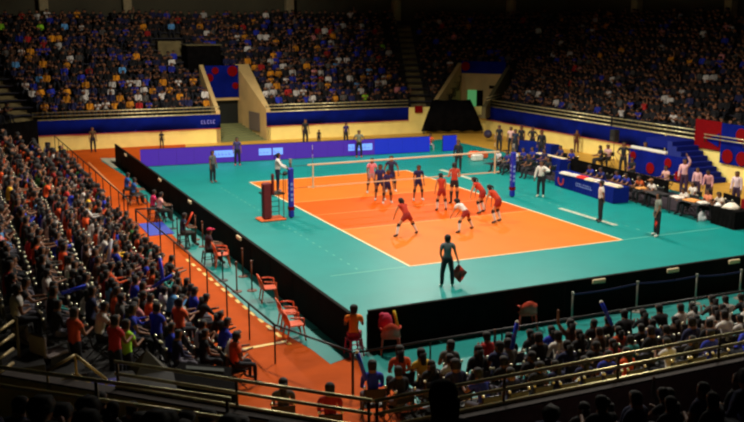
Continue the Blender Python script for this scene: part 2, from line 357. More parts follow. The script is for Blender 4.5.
def dotted_banner(p, q, z0, z1, dots, label, parent=None, base=BLUEB, lean=0.):
    o = empty('banner', label, 'banner'); p = np.array(p); q = np.array(q)
    MB().wall(tuple(p), tuple(q), z0, z1, .03).build('cloth', base, o)
    t = (q-p)/np.linalg.norm(q-p); nn = np.array([t[1], -t[0]]); g = MB()
    for s, z, r in dots:
        c = p+(q-p)*s+nn*.03; rr = min(r, z-z0-.01, z1-z-.01, s*np.linalg.norm(q-p), (1-s)*np.linalg.norm(q-p)) 
        disc(g, (c[0], c[1], z), (t[0], t[1], 0), (0, 0, 1), max(.05, rr))
    if dots: g.build('red_spots', REDB, o)
    return o
dotted_banner(PL+AN*4.55, PR+AN*4.55-AT*.78, 2.66, 4.95, [(.12, 4.1, .4), (.82, 4.55, .38), (.9, 3.5, .5), (.3, 4.6, .25)], 'blue banner with red spots above the left stair opening')
# black draped platform left of it
o = empty('camera_platform', 'black draped box on the far tier above the stair opening', 'platform')
c = PL+AN*5.6-AT*1.0
MB().prism([tuple(c), tuple(c+AT*2.4), tuple(c+AT*2.4+AN*2.2), tuple(c+AN*2.2)], 4.6, 6.35).build('drape', BLACK, o)
MB().prism([tuple(c-AT*.1-AN*.1), tuple(c+AT*2.5-AN*.1), tuple(c+AT*2.5+AN*2.3), tuple(c-AT*.1+AN*2.3)], 6.35, 6.42).build('top', mat('olive_board', (.12, .1, .04), .9), o)
o = MB(); c = PL+AN*8.6-AT*2.6; o.prism([tuple(c), tuple(c+AT*1.7), tuple(c+AT*1.7+AN*1.6), tuple(c+AN*1.6)], 5.0, 6.6)
o.build('concrete_landing', CONC, label='pale olive landing block high on the far tier left of the black box', cat='landing')
# far right corner opening
vo = empty('stair_opening', 'cream walled stair opening in the far right corner tier with green doorway', 'stairwell')
sp = np.array([SLA[1], -SLA[0]]); fl_ = SL0; bl = SL0+SLA*6.0; frr = SL0+sp*3.6; brr = frr+SLA*6.0
MB().wall(tuple(fl_), tuple(bl), 1.2, (2.1, 4.85), .3).build('side_wall', VW, vo)
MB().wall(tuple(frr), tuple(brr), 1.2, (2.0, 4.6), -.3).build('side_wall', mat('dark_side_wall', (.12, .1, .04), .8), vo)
MB().wall(tuple(bl), tuple(brr), 1.2, 4.05, .25).build('back_wall', VW, vo)
MB().prism([tuple(fl_+SLA*1.1), tuple(frr+SLA*1.1), tuple(brr), tuple(bl)], 1.1, 1.3).build('landing', CONC, vo)
c = bl+sp*.55-SLA*.06
MB().wall(tuple(c), tuple(c+sp*.75), 1.3, 2.75, .05).build('doorway', mat('green_lit_doorway', (.10, .35, .12), .5, emit=(.18, .75, .25), es=.28), vo)
MB().wall(tuple(c-SLA*.05-sp*.5), tuple(c-SLA*.05-sp*.05), 1.3, 2.9, .2).build('door_pier', VW, vo)
MB().wall(tuple(c-SLA*.05+sp*.75), tuple(c-SLA*.05+sp*1.25), 1.3, 2.75, .1).build('door_leaf', BLACK, vo)
c = bl+sp*2.3-SLA*.08; MB().wall(tuple(c), tuple(c+sp*.6), 2.9, 3.15, .05).build('wall_sign', BLACK, vo)
dotted_banner(bl-SLA*.1, brr-SLA*.1, 4.06, 5.0, [(.1, 4.6, .38)], 'blue banner with one red spot above the corner stair opening')
rail(frr+sp*.35, brr+sp*.35, 'dark hand rail beside the corner stair opening', z0=2.2, hs=(2.5, 2.7), cap=False)
# black canopy hanging in the far right corner
o = empty('black_canopy', 'black tarpaulin canopy hung over the far right corner of the arena wall', 'tarpaulin')
pts_t = [at(440, 103, 2.15), at(474, 107, 2.15)]; pts_b = [at(421, 135, .45), at(483, 139, .45)]
pt = np.array(pts_t)[:, :2]; pb = np.array(pts_b)[:, :2]; ins = np.array([-.35, -.94]); m_ = MB(); N = 14; vs = []; fs = []
L0 = np.array([13.0, 23.3]); L1 = np.array([17.3, 21.7]); U0 = np.array([14.1, 23.7]); U1 = np.array([16.7, 22.7])
for k in range(N+1):
    s = k/N; fo = .10*math.sin(k*2.2)
    u = U0+(U1-U0)*s; l = L0+(L1-L0)*s+ins*fo
    vs += [(*u, 2.4+.05*math.sin(k)), (*((u*.6+l*.4)+ins*.25), 1.6+.04*math.sin(k*1.3)), (*l, .2+.05*math.sin(k*1.9)), (*(u-ins*.4), 2.35), (*(l-ins*.25), .2)]
for k in range(N):
    b_ = 5*k
    for (i_, j_) in ((0, 1), (1, 2), (2, 4), (4, 3), (3, 0)): fs.append((b_+i_, b_+j_, b_+5+j_, b_+5+i_))
fs += [(0, 3, 4, 2, 1), (5*N+1, 5*N+2, 5*N+4, 5*N+3, 5*N)]
m_.add(vs, fs); m_.build('tarpaulin', BLACK, o, True)
for s in (.03, .97):
    l = L0+(L1-L0)*s; MB().tube((*l, 0), (*l, .5), .03).build('leg', BLACKM, o)
MB().wall((12.75, 23.95), (13.35, 23.85), 1.5, 2.0, -.03).build('red_cloth', REDB, label='small red cloth on the blue banner left of the black canopy', cat='cloth')
MB().ball(at(488, 134, .5), .3, .3, .3).build('round_case', mat('dark_case', (.02, .015, .05), .5), label='dark round case beside the black canopy at the far right', cat='case')
# black curtain far left corner
c0 = np.array([-13.35, 25.35]); c1 = np.array([-17.7, 21.3]); N = 40; vs = []; fs = []; t_ = (c1-c0)/np.linalg.norm(c1-c0); n_ = np.array([-t_[1], t_[0]])
if n_@np.array([0, -1]) < 0: n_ = -n_
for k in range(N+1):
    q = c0+(c1-c0)*k/N+n_*(.15+.05*math.sin(k*1.9)); q2 = q+n_*.03
    vs += [(*q, .02), (*q, 2.05), (*q2, 2.05), (*q2, .02)]
for k in range(N):
    b_ = 4*k
    for j in range(4): fs.append((b_+j, b_+(j+1) % 4, b_+4+(j+1) % 4, b_+4+j))
MB().add(vs, fs).build('black_curtain', BLACK, smooth=True, label='black curtain hung across the far left corner of the arena wall', cat='curtain')

# ------------------------------------------------------------------ LED boards, barriers
LEDP = mat('purple_led', (.008, .002, .02), .6, emit=(.060, .008, .36), es=1.0); LEDB = mat('blue_led', (.002, .002, .02), .6, emit=(.0, .018, .52), es=1.)
LEDT = mat('led_lettering', (.1, .2, .4), .3, emit=(.16, .33, .95), es=1.1)
l0 = np.array([-8.62, 16.3]); l1 = np.array([10.9, 14.6]); LT = (l1-l0)/np.linalg.norm(l1-l0); LN = np.array([LT[1], -LT[0]]); LL = np.linalg.norm(l1-l0)
led = empty('led_board', 'long purple and blue illuminated advertising board at the far end of the court', 'advertising board', (*l0, 0), math.atan2(LT[1], LT[0]))
lx = lambda px: None
s_split = 14.05
nP = 15; gap0, gap1 = 17.75, 18.65
edges = list(np.linspace(0, s_split, 15))+list(np.linspace(s_split, gap0, 5))[1:]
for a, b in zip(edges, edges[1:]):
    pn = MB(); pn.box(a+.006, b-.006, 0, .12, .04, 1.02); pan = pn.build('cabinet', BLACKM, led)
    MB().box(a+.004, b-.004, -.012, 0, .05, 1.0).build('screen', LEDP if b <= s_split+.01 else LEDB, pan)
for a, b in ((gap1, gap1+.48), (gap1+.48, LL)):
    pan = MB().box(a, b-.006, 0, .12, .04, 1.02).build('cabinet', BLACKM, led); MB().box(a, b-.004, -.012, 0, .05, 1.0).build('screen', LEDB, pan)
def led_word(s, n, sc=1.):
    g = MB(); r = random.Random(int(s*10)); x = s
    g.box(x, x+n, -.016, -.012, .35*sc, .70*sc+.05, 0)
    for k in range(int(n/.2)):
        xx = x+.05+k*.2; g.box(xx, xx+.12, -.02, -.016, .47, .52, 1)
        if r.random() < .6: g.box(xx, xx+.04, -.02, -.016, .45, .62, 1)
    g.build('lettering', [LEDT, mat('led_lettering_violet', (.1, .1, .3), .3, emit=(.09, .12, .75), es=1)], led)
led_word(4.15, 1.2); led_word(6.8, .75); led_word(7.65, .6); led_word(12.35, .4); led_word(12.95, .95)
# long black fabric barriers
SHEEN = mat('black_barrier_cloth', (.006, .0045, .004), .85, noise=.35, nscale=2.5, bump=.1, spec=.1)
def barrier(p, q, n, label, sag=.0):
    p = np.array(p, float); q = np.array(q, float); L = np.linalg.norm(q-p); t = (q-p)/L
    o = empty('court_barrier', label, 'barrier', (*p, 0), math.atan2(t[1], t[0])); w = L/n
    for k in range(n):
        x0 = k*w; b_ = MB(); vs = []; fs = []; K = 4
        for j in range(K+1):
            x = x0+.012+(w-.024)*j/K; bow = .012*math.sin(j*1.4+k)
            vs += [(x, -.05+bow, 0.02), (x, -.045, 1.05), (x, .045, 1.05), (x, .05+bow, .02)]
        for j in range(K):
            for i_ in range(4): fs.append((4*j+i_, 4*j+(i_+1) % 4, 4*j+4+(i_+1) % 4, 4*j+4+i_))
        fs += [(3, 2, 1, 0), (4*K, 4*K+1, 4*K+2, 4*K+3)]
        b_.add(vs, fs); b_.build('panel', SHEEN, o)
        f_ = MB(); f_.box(x0, x0+.012*2, -.3, .3, 0, .03); f_.box(x0, x0+.03, .05, .08, .02, .95); f_.build('foot', BLACKM, o)
    MB().box(0, L, -.055, .055, 1.05, 1.075, 0, .01).build('top_trim', mat('dark_trim', (.012, .01, .008), .9, spec=.1), o)
    return o
barrier((-9.55, 18.9), (-9.62, -15.75), 17, 'long black cloth barrier along the left side of the teal mat')
barrier((-9.15, -15.75), (10.9, -15.55), 10, 'long black cloth barrier along the near end of the teal mat')
def sign(x, y, z, rz, lab, g='cream cards on the black barriers'):
    o = empty('barrier_card', lab, 'card', (x, y, z), rz, g); MB().box(-.22, .22, -.03, .03, 0, .12, 0, .015).build('card', CARD, o); MB().box(-.03, .03, -.02, .02, -.03, .005).build('clip', BLACKM, o)
def ybar(px): # along x=-9.6, z~1.05
    for y in np.arange(-16, 19, .02):
        if abs(proj((-9.6, y, 1.05))[0]-px) < .6: return y
    return 0
for px, w_ in ((127, 'farthest'), (161.7, 'second farthest'), (192, 'third farthest'), (241.6, 'nearest')):
    sign(-9.72, ybar(px), .93 if px < 240 else .93, math.pi/2, 'small cream card on the left black barrier, '+w_+' from the camera', None)
for px, py, w_ in ((599.6, 281, 'leftmost'), (670, 269, 'middle'), (729, 259.5, 'rightmost')):
    q = at(px, py, 1.0); sign(q[0], -15.83, .93, 0, 'small cream card on the near black barrier, '+w_+' of three', None)

# ------------------------------------------------------------------ net, posts, referee stand
NETM = mat('net_tape', (.85, .62, .38), .6)
nt_ = empty('volleyball_net', 'volleyball net with cream tapes across the middle of the court', 'net')
MB().box(-4.75, 4.75, -.02, .02, 2.17, 2.24, 0, .01).build('top_tape', NETM, nt_); MB().box(-4.75, 4.75, -.015, .015, 1.24, 1.29).build('bottom_tape', NETM, nt_)
for x in (-4.5, 4.5): MB().box(x-.03, x+.03, -.022, .022, 1.2, 2.26).build('side_tape', NETM, nt_)
g = MB(); 
for k in range(76): x = -4.75+k*.125; g.tube((x, 0, 1.27), (x, 0, 2.2), .0022, n=3)
for k in range(8): z = 1.36+k*.11; g.tube((-4.75, 0, z), (4.75, 0, z), .0022, n=3)
g.build('mesh_cords', mat('net_cord', (.05, .05, .04), .8), nt_)
for x in (-4.5, 4.5):
    an = MB(); 
    for k in range(9): an.tube((x, .03, 1.24+k*.2), (x, .03, 1.44+k*.2), .008, n=6, mi=k % 2)
    an.build('antenna', [WHITE, REDB], nt_)
g = MB(); g.tube((-5.5, 0, 2.2), (-4.75, 0, 2.2), .012, n=5); g.tube((4.75, 0, 2.2), (5.5, 0, 2.2), .012, n=5); g.tube((-5.5, 0, 1.27), (-4.75, 0, 1.27), .01, n=5); g.tube((4.75, 0, 1.27), (5.5, 0, 1.27), .01, n=5); g.build('tension_cable', BLACKM, nt_)
def net_post(x, lab):
    o = empty('net_post', lab, 'post', (x, 0, 0)); 
    MB().tube((0, 0, 0), (0, 0, 2.5), .05, n=12).build('pole', BLACKM, o, True)
    MB().box(-.11, .11, -.11, .11, .04, 2.15, 0, .04).build('padding', mat('blue_post_padding', (.008, .02, .42), .5, noise=.15, nscale=3), o)
    MB().tube((0, 0, 2.35), (0, 0, 2.52), .06, n=10).build('winch_cap', mat('grey_cap', (.3, .28, .22), .5), o)
    g_ = MB(); g_.box(-.115, .115, -.116, .116, .35, .5); g_.build('red_mark', REDB, o)
    for z in (.75, .95, 1.2, 1.4):
        g_ = MB().box(-.117, -.11, -.06, .05, z+.05, z+.15); g_.build('letter', mat('pale_print', (.25, .35, .75), .5), o)
        MB().box(-.05, .06, -.117, -.11, z, z+.12).build('letter', mat('pale_print', (.25, .35, .75), .5), o)
net_post(-5.5, 'left net post in blue padding beside the referee stand'); net_post(5.5, 'right net post in blue padding')
rs = empty('referee_stand', 'referee stand with dark red padding on an orange base plate', 'referee stand', (-6.35, .05, 0))
REDP = mat('dark_red_padding', (.17, .006, .01), .6, noise=.15); ORB = mat('orange_base', (.75, .12, .015), .5)
MB().box(-.62, .5, -.45, .35, .02, .09, 0, .02).build('base_plate', ORB, rs)
MB().box(-.46, -.08, -.34, -.06, .1, 1.62, 0, .05).build('padding', REDP, rs)
MB().box(-.1, .02, -.40, -.28, 1.1, 2.0, 0, .04).build('back_padding', REDP, rs)
MB().box(-.42, .5, -.3, .4, 1.08, 1.14, 0, .01).build('platform', BLACKM, rs)
g = MB(); g.tube((.45, -.25, .09), (.45, -.25, 1.9), .02); g.tube((.45, .35, .09), (.45, .35, 1.9), .02); g.tube((.45, -.25, 1.9), (.45, .35, 1.9), .02); g.build('front_rail', mat('dark_red_metal', (.12, .02, .01), .5), rs)
g = MB(); g.tube((-.3, .35, .09), (-.3, .35, 1.1), .02)
for k in range(4): g.tube((-.3, .36, .25+.22*k), (.45, .36, .25+.22*k), .015)
g.build('ladder', BLACKM, rs)
ms = empty('microphone_stand', 'black microphone on a thin stand in front of the standing referee', 'microphone', (-5.83, -.25, 1.14))
MB().tube((0, 0, 0), (0, 0, .75), .012).build('pole', BLACKM, ms); MB().ball((0, 0, .82), .11, .11, .1).build('head', BLACKM, ms)

# ------------------------------------------------------------------ people
NODES = dict(spread=.17)
def vec(*a): return np.array(a, float)
def unit(v): v = np.array(v, float); return v/np.linalg.norm(v)
SCR = bpy.data.scenes.new('scratch')
def human(pose, levels=1, detail=False):
    """Continuous skinned body from a joint chain. Local +Y is the way the person faces; returns verts, quads, bone and joint data."""
    lean = math.radians(pose.get('lean', 0)); side = math.radians(pose.get('side', 0))
    Rl = Matrix.Rotation(-lean, 3, 'X') @ Matrix.Rotation(side, 3, 'Y'); tr = lambda v: np.array(Rl @ Vector(v))
    hp = pose.get('head', 0); Rh = Matrix.Rotation(-math.radians(hp), 3, 'X'); th = lambda v: np.array(Rh @ Rl @ Vector(v)) if pose.get('headlean', 1) else np.array(Rh @ Vector(v))
    J = {}; R_ = {}; Ed = []
    def n(name, p, r, par=None):
        J[name] = np.array(p, float); R_[name] = r
        if par: Ed.append((par, name))
    fat = pose.get('fat', 1.)
    n('pelvis', (0, 0, 0), .118*fat)
    n('waist', tr((0, 0, .13)), .100*fat, 'pelvis'); n('chest', tr((0, 0, .30)), .128*fat, 'waist'); n('upper', tr((0, 0, .42)), .095*fat, 'chest')
    n('neck', tr((0, .005, .50)), .054, 'upper'); nb = J['neck']
    n('skull', nb+th((0, .012, .09)), .080, 'neck'); n('brow', nb+th((0, .012, .165)), .100, 'skull'); n('crown', nb+th((0, 0, .235)), .072, 'brow')
    for s, sg in (('L', -1), ('R', 1)):
        k = 0 if s == 'L' else 1; g = lambda key, dfl: (lambda q: q[k] if isinstance(q[0], (tuple, list)) else (q[0]*sg, q[1], q[2]))(pose.get(key, dfl))
        sh = tr((.172*sg, 0, .43)); n('sh'+s, sh, .058, 'upper')
        el = sh+unit(g('ua', (.15, 0, -1)))*.27; n('el'+s, el, .040, 'sh'+s)
        wr = el+unit(g('fa', (.05, .1, -1)))*.235; n('wr'+s, wr, .026, 'el'+s)
        hd = wr+unit(g('fa', (.05, .1, -1)))*.075; n('hd'+s, hd, .034, 'wr'+s)
        hj = vec(.088*sg, 0, -.05); n('hip'+s, hj, .092*fat, 'pelvis')
        kn = hj+unit(g('th', (.06, .0, -1)))*.415; n('kn'+s, kn, .056, 'hip'+s)
        cm = (kn+unit(g('sn', (.0, -.05, -1)))*.14); n('ca'+s, cm, .056, 'kn'+s)
        an = kn+unit(g('sn', (.0, -.05, -1)))*.40; n('an'+s, an, .036, 'ca'+s)
        yaw = math.radians(pose.get('toe', 12))*sg; fd = vec(math.sin(yaw), math.cos(yaw), 0)
        n('to'+s, an+fd*.15+vec(0, 0, -.045), .034, 'an'+s)
    names = list(J); idx = {a: i for i, a in enumerate(names)}
    me = bpy.data.meshes.new('tmp'); me.from_pydata([tuple(J[a]) for a in names], [(idx[a], idx[b]) for a, b in Ed], [])
    ob = bpy.data.objects.new('tmp', me); SCR.collection.objects.link(ob); ob.modifiers.new('s', 'SKIN')
    for a in names: me.skin_vertices[0].data[idx[a]].radius = (R_[a], R_[a]); me.skin_vertices[0].data[idx[a]].use_root = (a == 'pelvis')
    if levels: sb = ob.modifiers.new('u', 'SUBSURF'); sb.levels = levels
    vl = SCR.view_layers[0]; vl.update(); dg = vl.depsgraph; ev = ob.evaluated_get(dg); em = ev.to_mesh()
    V = np.empty(len(em.vertices)*3); em.vertices.foreach_get('co', V); V = V.reshape(-1, 3).copy()
    Fc = [tuple(p.vertices) for p in em.polygons]; global NRM; NRM = np.empty(len(em.vertices)*3); em.vertices.foreach_get('normal', NRM); NRM = NRM.reshape(-1, 3).copy(); ev.to_mesh_clear()
    bpy.data.objects.remove(ob); bpy.data.meshes.remove(me)
    zmin = min(J['an'+s][2]+R_['an'+s]*0-.085 for s in 'LR') if 'seat' not in pose else -.115-pose['seat']
    if 'drop' in pose: zmin = -pose['drop']
    V[:, 2] -= zmin
    for a in J: J[a] = J[a]-vec(0, 0, zmin)
    # flatten soles
    segs = []
    for a, b in Ed: segs.append((a, b, J[a], J[b], R_[a], R_[b]))
    cen = np.array([(V[f[0]]+V[f[len(f)//2]]+V[f[1]]+V[f[-1]])*.25 for f in Fc]); best = np.full(len(cen), 1e9); bi = np.zeros(len(cen), int); bt = np.zeros(len(cen))
    for k, (a, b, p, q, r0, r1) in enumerate(segs):
        d = q-p; t = np.clip(((cen-p)@d)/(d@d), 0, 1); ds = np.linalg.norm(cen-(p+t[:, None]*d), axis=1)-(r0+(r1-r0)*t)*.8
        mk = ds < best; best[mk] = ds[mk]; bi[mk] = k; bt[mk] = t[mk]
    lab = []
    hrot = np.array(Rh @ Rl) if pose.get('headlean', 1) else np.array(Rh)
    for i in range(len(cen)):
        a, b = segs[bi[i]][:2]; t = bt[i]
        if b in ('skull', 'brow', 'crown'):
            l = hrot.T@(cen[i]-J['neck'])
            lab.append('hair' if (l[1] < .0 and l[2] > .035) or l[2] > .21 or (abs(l[0]) > .06 and l[1] < .03 and l[2] > .12) else 'head')
        elif b == 'neck': lab.append('neck' if t > .35 else 'torso')
        elif b in ('waist', 'chest', 'upper'): lab.append('torso' if not (b == 'waist' and t < .35) else 'hip')
        elif b[:2] == 'sh': lab.append('torso')
        elif b[:2] == 'el': lab.append('sleeve' if t < .45 else 'arm')
        elif b[:2] in ('wr', 'hd'): lab.append('arm' if b[:2] == 'wr' else 'hand')
        elif b[:3] == 'hip': lab.append('hip')
        elif b[:2] == 'kn': lab.append('hip' if t < .18 else 'thigh_up' if t < .5 else 'thigh_low' if t < .84 else 'knee')
        elif b[:2] == 'ca': lab.append('knee' if t < .45 else 'shin')
        elif b[:2] == 'an': lab.append('shin' if t < .45 else 'sock' if t < .85 else 'shoe')
        else: lab.append('shoe')
    global SIDE
    SIDE = [segs[k][1][-1] for k in bi]
    return V, Fc, lab, J, hrot
def sub(V, Fc, keep, infl, NR_):
    fs = [f for f, k in zip(Fc, keep) if k]; used = sorted({i for f in fs for i in f}); mp = {a: b for b, a in enumerate(used)}
    return V[used]+NR_[used]*infl, [tuple(mp[i] for i in f) for f in fs]
def hand_pieces(mb, J, s, fa, curl=.5, mi=0):
    w = J['hd'+s]; d = unit(J['hd'+s]-J['wr'+s]); a = np.cross(d, (0, 1, .2)); a = a/np.linalg.norm(a) if np.linalg.norm(a) > .1 else vec(1, 0, 0); b = np.cross(d, a)
    for k, ln in enumerate((.062, .074, .068, .05)):
        o0 = w+a*(-.027+.018*k)+d*.02; p1 = o0+unit(d+b*curl*.4)*ln*.55; p2 = p1+unit(d+b*curl*1.3)*ln*.5
        mb.tube(o0, p1, .0095, .0085, 5, mi); mb.tube(p1, p2, .0085, .006, 5, mi)
    o0 = w-a*.028-d*.012; p1 = o0+unit(d*.7-a)*.038; mb.tube(o0, p1, .011, .009, 5, mi); mb.tube(p1, p1+unit(d+b*.5-a*.3)*.03, .009, .007, 5, mi)
def face_pieces(mb, J, hr):
    o = J['neck']; P = lambda x, y, z: o+hr@vec(x, y, z)
    for sx in (-1, 1):
        mb.ball(P(.03*sx, .100, .155), .011, .008, .007, 6, 4, 1); mb.ball(P(.094*sx, .01, .145), .01, .017, .027, 6, 4, 0)
        mb.tube(P(.014*sx, .098, .175), P(.046*sx, .092, .177), .004, n=4, mi=3)
    mb.tube(P(0, .098, .155), P(0, .116, .125), .007, .013, 5, 0); mb.tube(P(-.024, .09, .093), P(.024, .09, .093), .0075, n=5, mi=2)
_pc = {}
def person(name, label, loc, heading, pose, h=1.66, shirt=(.5, .5, .5), shorts=None, trousers=None, shoes=(.5, .5, .5), socks=None, pads=False, sleeve=True, skin=None, group=None, z=0., ponytail=False, longhair=False, hat=None, cat='person', longsleeve=False):
    """shirt/shorts... are (name, colour) pairs"""
    o = empty(name, label, cat, (loc[0], loc[1], z), -math.radians(heading), group); s = h/1.66; o.scale = (s, s, s)
    V, Fc, lb, J, hr = human(pose, 2); sk = skin or SKIN; sides = SIDE; nrm_ = NRM
    mb = MB(); mb.v = [tuple(p) for p in V]; mb.f = list(Fc); mb.m = [0]*len(Fc)
    for sd in 'LR': hand_pieces(mb, J, sd, None)
    face_pieces(mb, J, hr); mb.build('body', [sk, EYE, LIP, HAIR], o, True)
    def cloth(nm, regions, infl, m_, side=None):
        v, f = sub(V, Fc, [l in regions and (side is None or q_ == side) for l, q_ in zip(lb, sides)], infl, nrm_)
        if f:
            me = new_mesh(nm, v, f, m_, None, True); c = bpy.data.objects.new(nm, me); COL.objects.link(c); c.parent = o
            sol = c.modifiers.new('thickness', 'SOLIDIFY'); sol.thickness = .006; sol.offset = -1
            return c
    def cm(c, r=.85): return mat('cloth_'+'_'.join('%02d' % int(x*99) for x in c), c, r, noise=.08, nscale=12, bump=.08)
    cloth('hair', ('hair',), .02, HAIR)
    if ponytail or longhair:
        t = MB(); o_ = J['neck']; b0 = o_+hr@vec(0, -.09, .19); b1 = o_+hr@vec(0, -.15, .12); b2 = b1+vec(0, -.02, -.14)
        if longhair: t.tube(o_+hr@vec(0, -.06, .16), o_+hr@vec(0, -.09, -.06), .07, .05, 8)
        else: t.tube(b0, b1, .022, .034, 7); t.tube(b1, b2, .034, .012, 7)
        t.build('ponytail' if ponytail else 'long_hair', HAIR, o, True)
    sh = {'torso'}
    if sleeve: sh.add('sleeve')
    if longsleeve: sh |= {'sleeve', 'arm'}
    cloth('shirt' if sleeve else 'jersey', sh, .014, cm(shirt))
    if trousers: cloth('trousers', ('hip', 'thigh_up', 'thigh_low', 'knee', 'shin', 'sock'), .018, cm(trousers))
    if shorts: cloth('shorts', ('hip', 'thigh_up') if not pads else ('hip', 'thigh_up'), .012, cm(shorts))
    if pads:
        for sx in (0, 1):
            keep = [l == 'knee' and q_ == 'LR'[sx] for l, q_ in zip(lb, sides)]
            v, f = sub(V, Fc, keep, .018, nrm_)
            if f: c = bpy.data.objects.new('knee_pad', new_mesh('knee_pad', v, f, mat('knee_pad', (.012, .01, .012), .8), None, True)); COL.objects.link(c); c.parent = o
    for sd in 'LR':
        if socks: cloth('sock', ('shin', 'sock'), .008, cm(socks), sd)
        cloth('shoe', ('shoe',), .012, cm(shoes, .5), sd)
    if hat:
        t = MB(); q = J['neck']+hr@vec(0, .0, .2); t.ball(q, .105, .11, .075, 10, 6); t.box(q[0]-.06, q[0]+.06, q[1]+.07, q[1]+.18, q[2]-.01, q[2]+.01); t.build('cap', cm(hat), o, True)
    return o, J, s
# poses --------------------------------------------------------------
READY = dict(lean=38, ua=(.25, .55, -1), fa=(-.1, .75, -.75), th=(.38, .55, -1), sn=(.12, -.42, -1), head=-28)
HANDS_ON_KNEES = dict(lean=50, ua=(.18, .35, -1), fa=(.05, .12, -1), th=(.25, .42, -1), sn=(.05, -.36, -1), head=-35)
STAND = dict(lean=3, ua=(.16, .0, -1), fa=(.06, .22, -1), th=(.08, .02, -1), sn=(.0, -.04, -1))
WIDE = dict(lean=45, ua=(.3, .4, -1), fa=(-.15, .5, -.8), th=(.75, .30, -1), sn=(.42, -.28, -1), head=-30)
UPRIGHT_APART = dict(lean=8, ua=(.22, .1, -1), fa=(.0, .35, -1), th=(.22, .1, -1), sn=(.06, -.12, -1))
HIPS = dict(lean=2, ua=(.6, -.15, -.8), fa=(-.75, .25, -.5), th=(.12, .02, -1), sn=(.0, -.03, -1))
BEHIND = dict(lean=0, ua=(.25, -.25, -1), fa=(-.5, -.15, -.8), th=(.14, .02, -1), sn=(.0, -.03, -1))
FLAG = dict(lean=0, ua=((-.2, -.1, -1), (.3, .05, -1)), fa=((.3, .1, -1), (.35, .25, -1)), th=(.16, .02, -1), sn=(.03, -.03, -1))
RED = (.50, .028, .006); NAVY = (.02, .018, .11); WHT = (.75, .66, .6); PINK = (.75, .22, .25); DK = (.01, .01, .014); GREY = (.16, .19, .19)
def feet(px, py, z=0.): q = at(px, py, z); return q[:2]
RT = dict(sleeve=False, shorts=(.30, .012, .005), socks=(.72, .6, .5), shoes=(.03, .02, .02), pads=True, skin=SKIN2, ponytail=True)
NT = dict(shorts=(.015, .012, .07), shoes=(.6, .55, .5), pads=True, sleeve=True, skin=SKIN, ponytail=True)
PG = None
person('volleyball_player', 'player in red in a wide crouch alone at the left of the near back court', feet(407, 236), 25-35, WIDE, 1.7, RED, **RT)
kt = dict(RT); person('volleyball_player', 'player in white shirt and red shorts lunging low on the near back court', feet(466, 231.5), 25-50, dict(WIDE, lean=58), 1.62, WHT, **dict(kt, sleeve=True))
person('volleyball_player', 'player in red seen from behind standing close to the net', feet(441.5, 211), 10, dict(UPRIGHT_APART, lean=14), 1.66, RED, **RT)
person('volleyball_player', 'tall player in red and black standing at the net beside the right sideline', feet(454, 204), 20, dict(STAND, ua=(.2, .2, -1), fa=(-.2, .9, -.1)), 1.86, (.5, .05, .02), **dict(RT, shorts=(.02, .01, .012), socks=(.02, .015, .015)))
person('volleyball_player', 'player in red bent forward, hands on knees, nearer the net of the two at right', feet(483, 213.5), -35, HANDS_ON_KNEES, 1.8, RED, **RT)
person('volleyball_player', 'player in red bent forward with hands on knees, farther right of the two', feet(498.5, 223), -30, HANDS_ON_KNEES, 1.8, (.58, .045, .008), **RT)
person('volleyball_player', 'player in pink shirt on the far left of the navy team beyond the net', feet(371.5, 193), 190, UPRIGHT_APART, 1.7, PINK, **dict(NT, shorts=(.5, .3, .3)))
person('volleyball_player', 'player in navy beyond the net beside the player in pink', feet(380, 200.5), 200, UPRIGHT_APART, 1.7, NAVY, **NT)
person('volleyball_player', 'player in navy in front, nearest the net of the huddled group', feet(387, 203.5), 185, dict(UPRIGHT_APART, lean=15), 1.6, (.025, .02, .13), **NT)
person('volleyball_player', 'player in dark navy at the back of the huddled group beyond the net', feet(391, 192), 200, dict(UPRIGHT_APART, ua=(.5, .2, -.9)), 1.78, (.02, .015, .06), **NT)
person('volleyball_player', 'player in navy standing alone beyond the net, right of the group', feet(418, 200.5), 195, UPRIGHT_APART, 1.66, NAVY, **NT)
OF = dict(trousers=DK, shoes=(.6, .58, .5))
o, J, s = person('line_judge', 'line judge in grey shirt holding a red flag in front of the near court corner', feet(447, 287.5), 20, FLAG, 1.66, (.11, .15, .16), **OF)
def flag(p, d1, label, size=.4):
    o = empty('signal_flag', label, 'flag', p); e = Vector(d1).normalized()
    MB().tube((0, 0, 0), e*.62, .012, n=6).build('stick', BLACKM, o)
    r_ = Vector((cr[0], cr[1], 0)); vs = []; fs = []; N = 5
    a = e*.22; u = (e*.55+r_*.45).normalized()*size; v = (e*.55-r_*.45).normalized()*size if size > .3 else (Vector((0, 0, -1))*size)
    nn = u.cross(v).normalized()
    for i in range(N+1):
        for j in range(N+1):
            q = a*0+e*.1+u*(i/N)+v*(j/N)+nn*.03*math.sin(i*1.5+j); vs.append(q)
    for i in range(N):
        for j in range(N): b_ = i*(N+1)+j; fs.append((b_, b_+1, b_+N+2, b_+N+1))
    k = len(vs); vs += [q+nn*.012 for q in vs]; fs += [tuple(x+k for x in f[::-1]) for f in fs]
    MB().add(vs, fs).build('flag_cloth', mat('flag_red', (.92, .05, .03), .8, bump=.1), o)
hw = np.array(o.location)+0; 
def handpos(o, J, s, sd='R'):
    a = o.rotation_euler[2]; q = J['hd'+sd]*s; return (o.location[0]+q[0]*math.cos(a)-q[1]*math.sin(a), o.location[1]+q[0]*math.sin(a)+q[1]*math.cos(a), o.location[2]+q[2])
flag(handpos(o, J, s), (.15, -.05, -1), 'red signal flag in the hand of the grey shirted line judge by the near corner', .40)
o, J, s = person('line_judge', 'line judge with a red flag standing right of the near right court corner', feet(656.5, 236.5), 295, dict(FLAG, ua=((-.2, .1, -1), (.15, .1, -1)), fa=((.2, .4, -1), (.1, .2, -1))), 1.68, (.22, .24, .2), **OF)
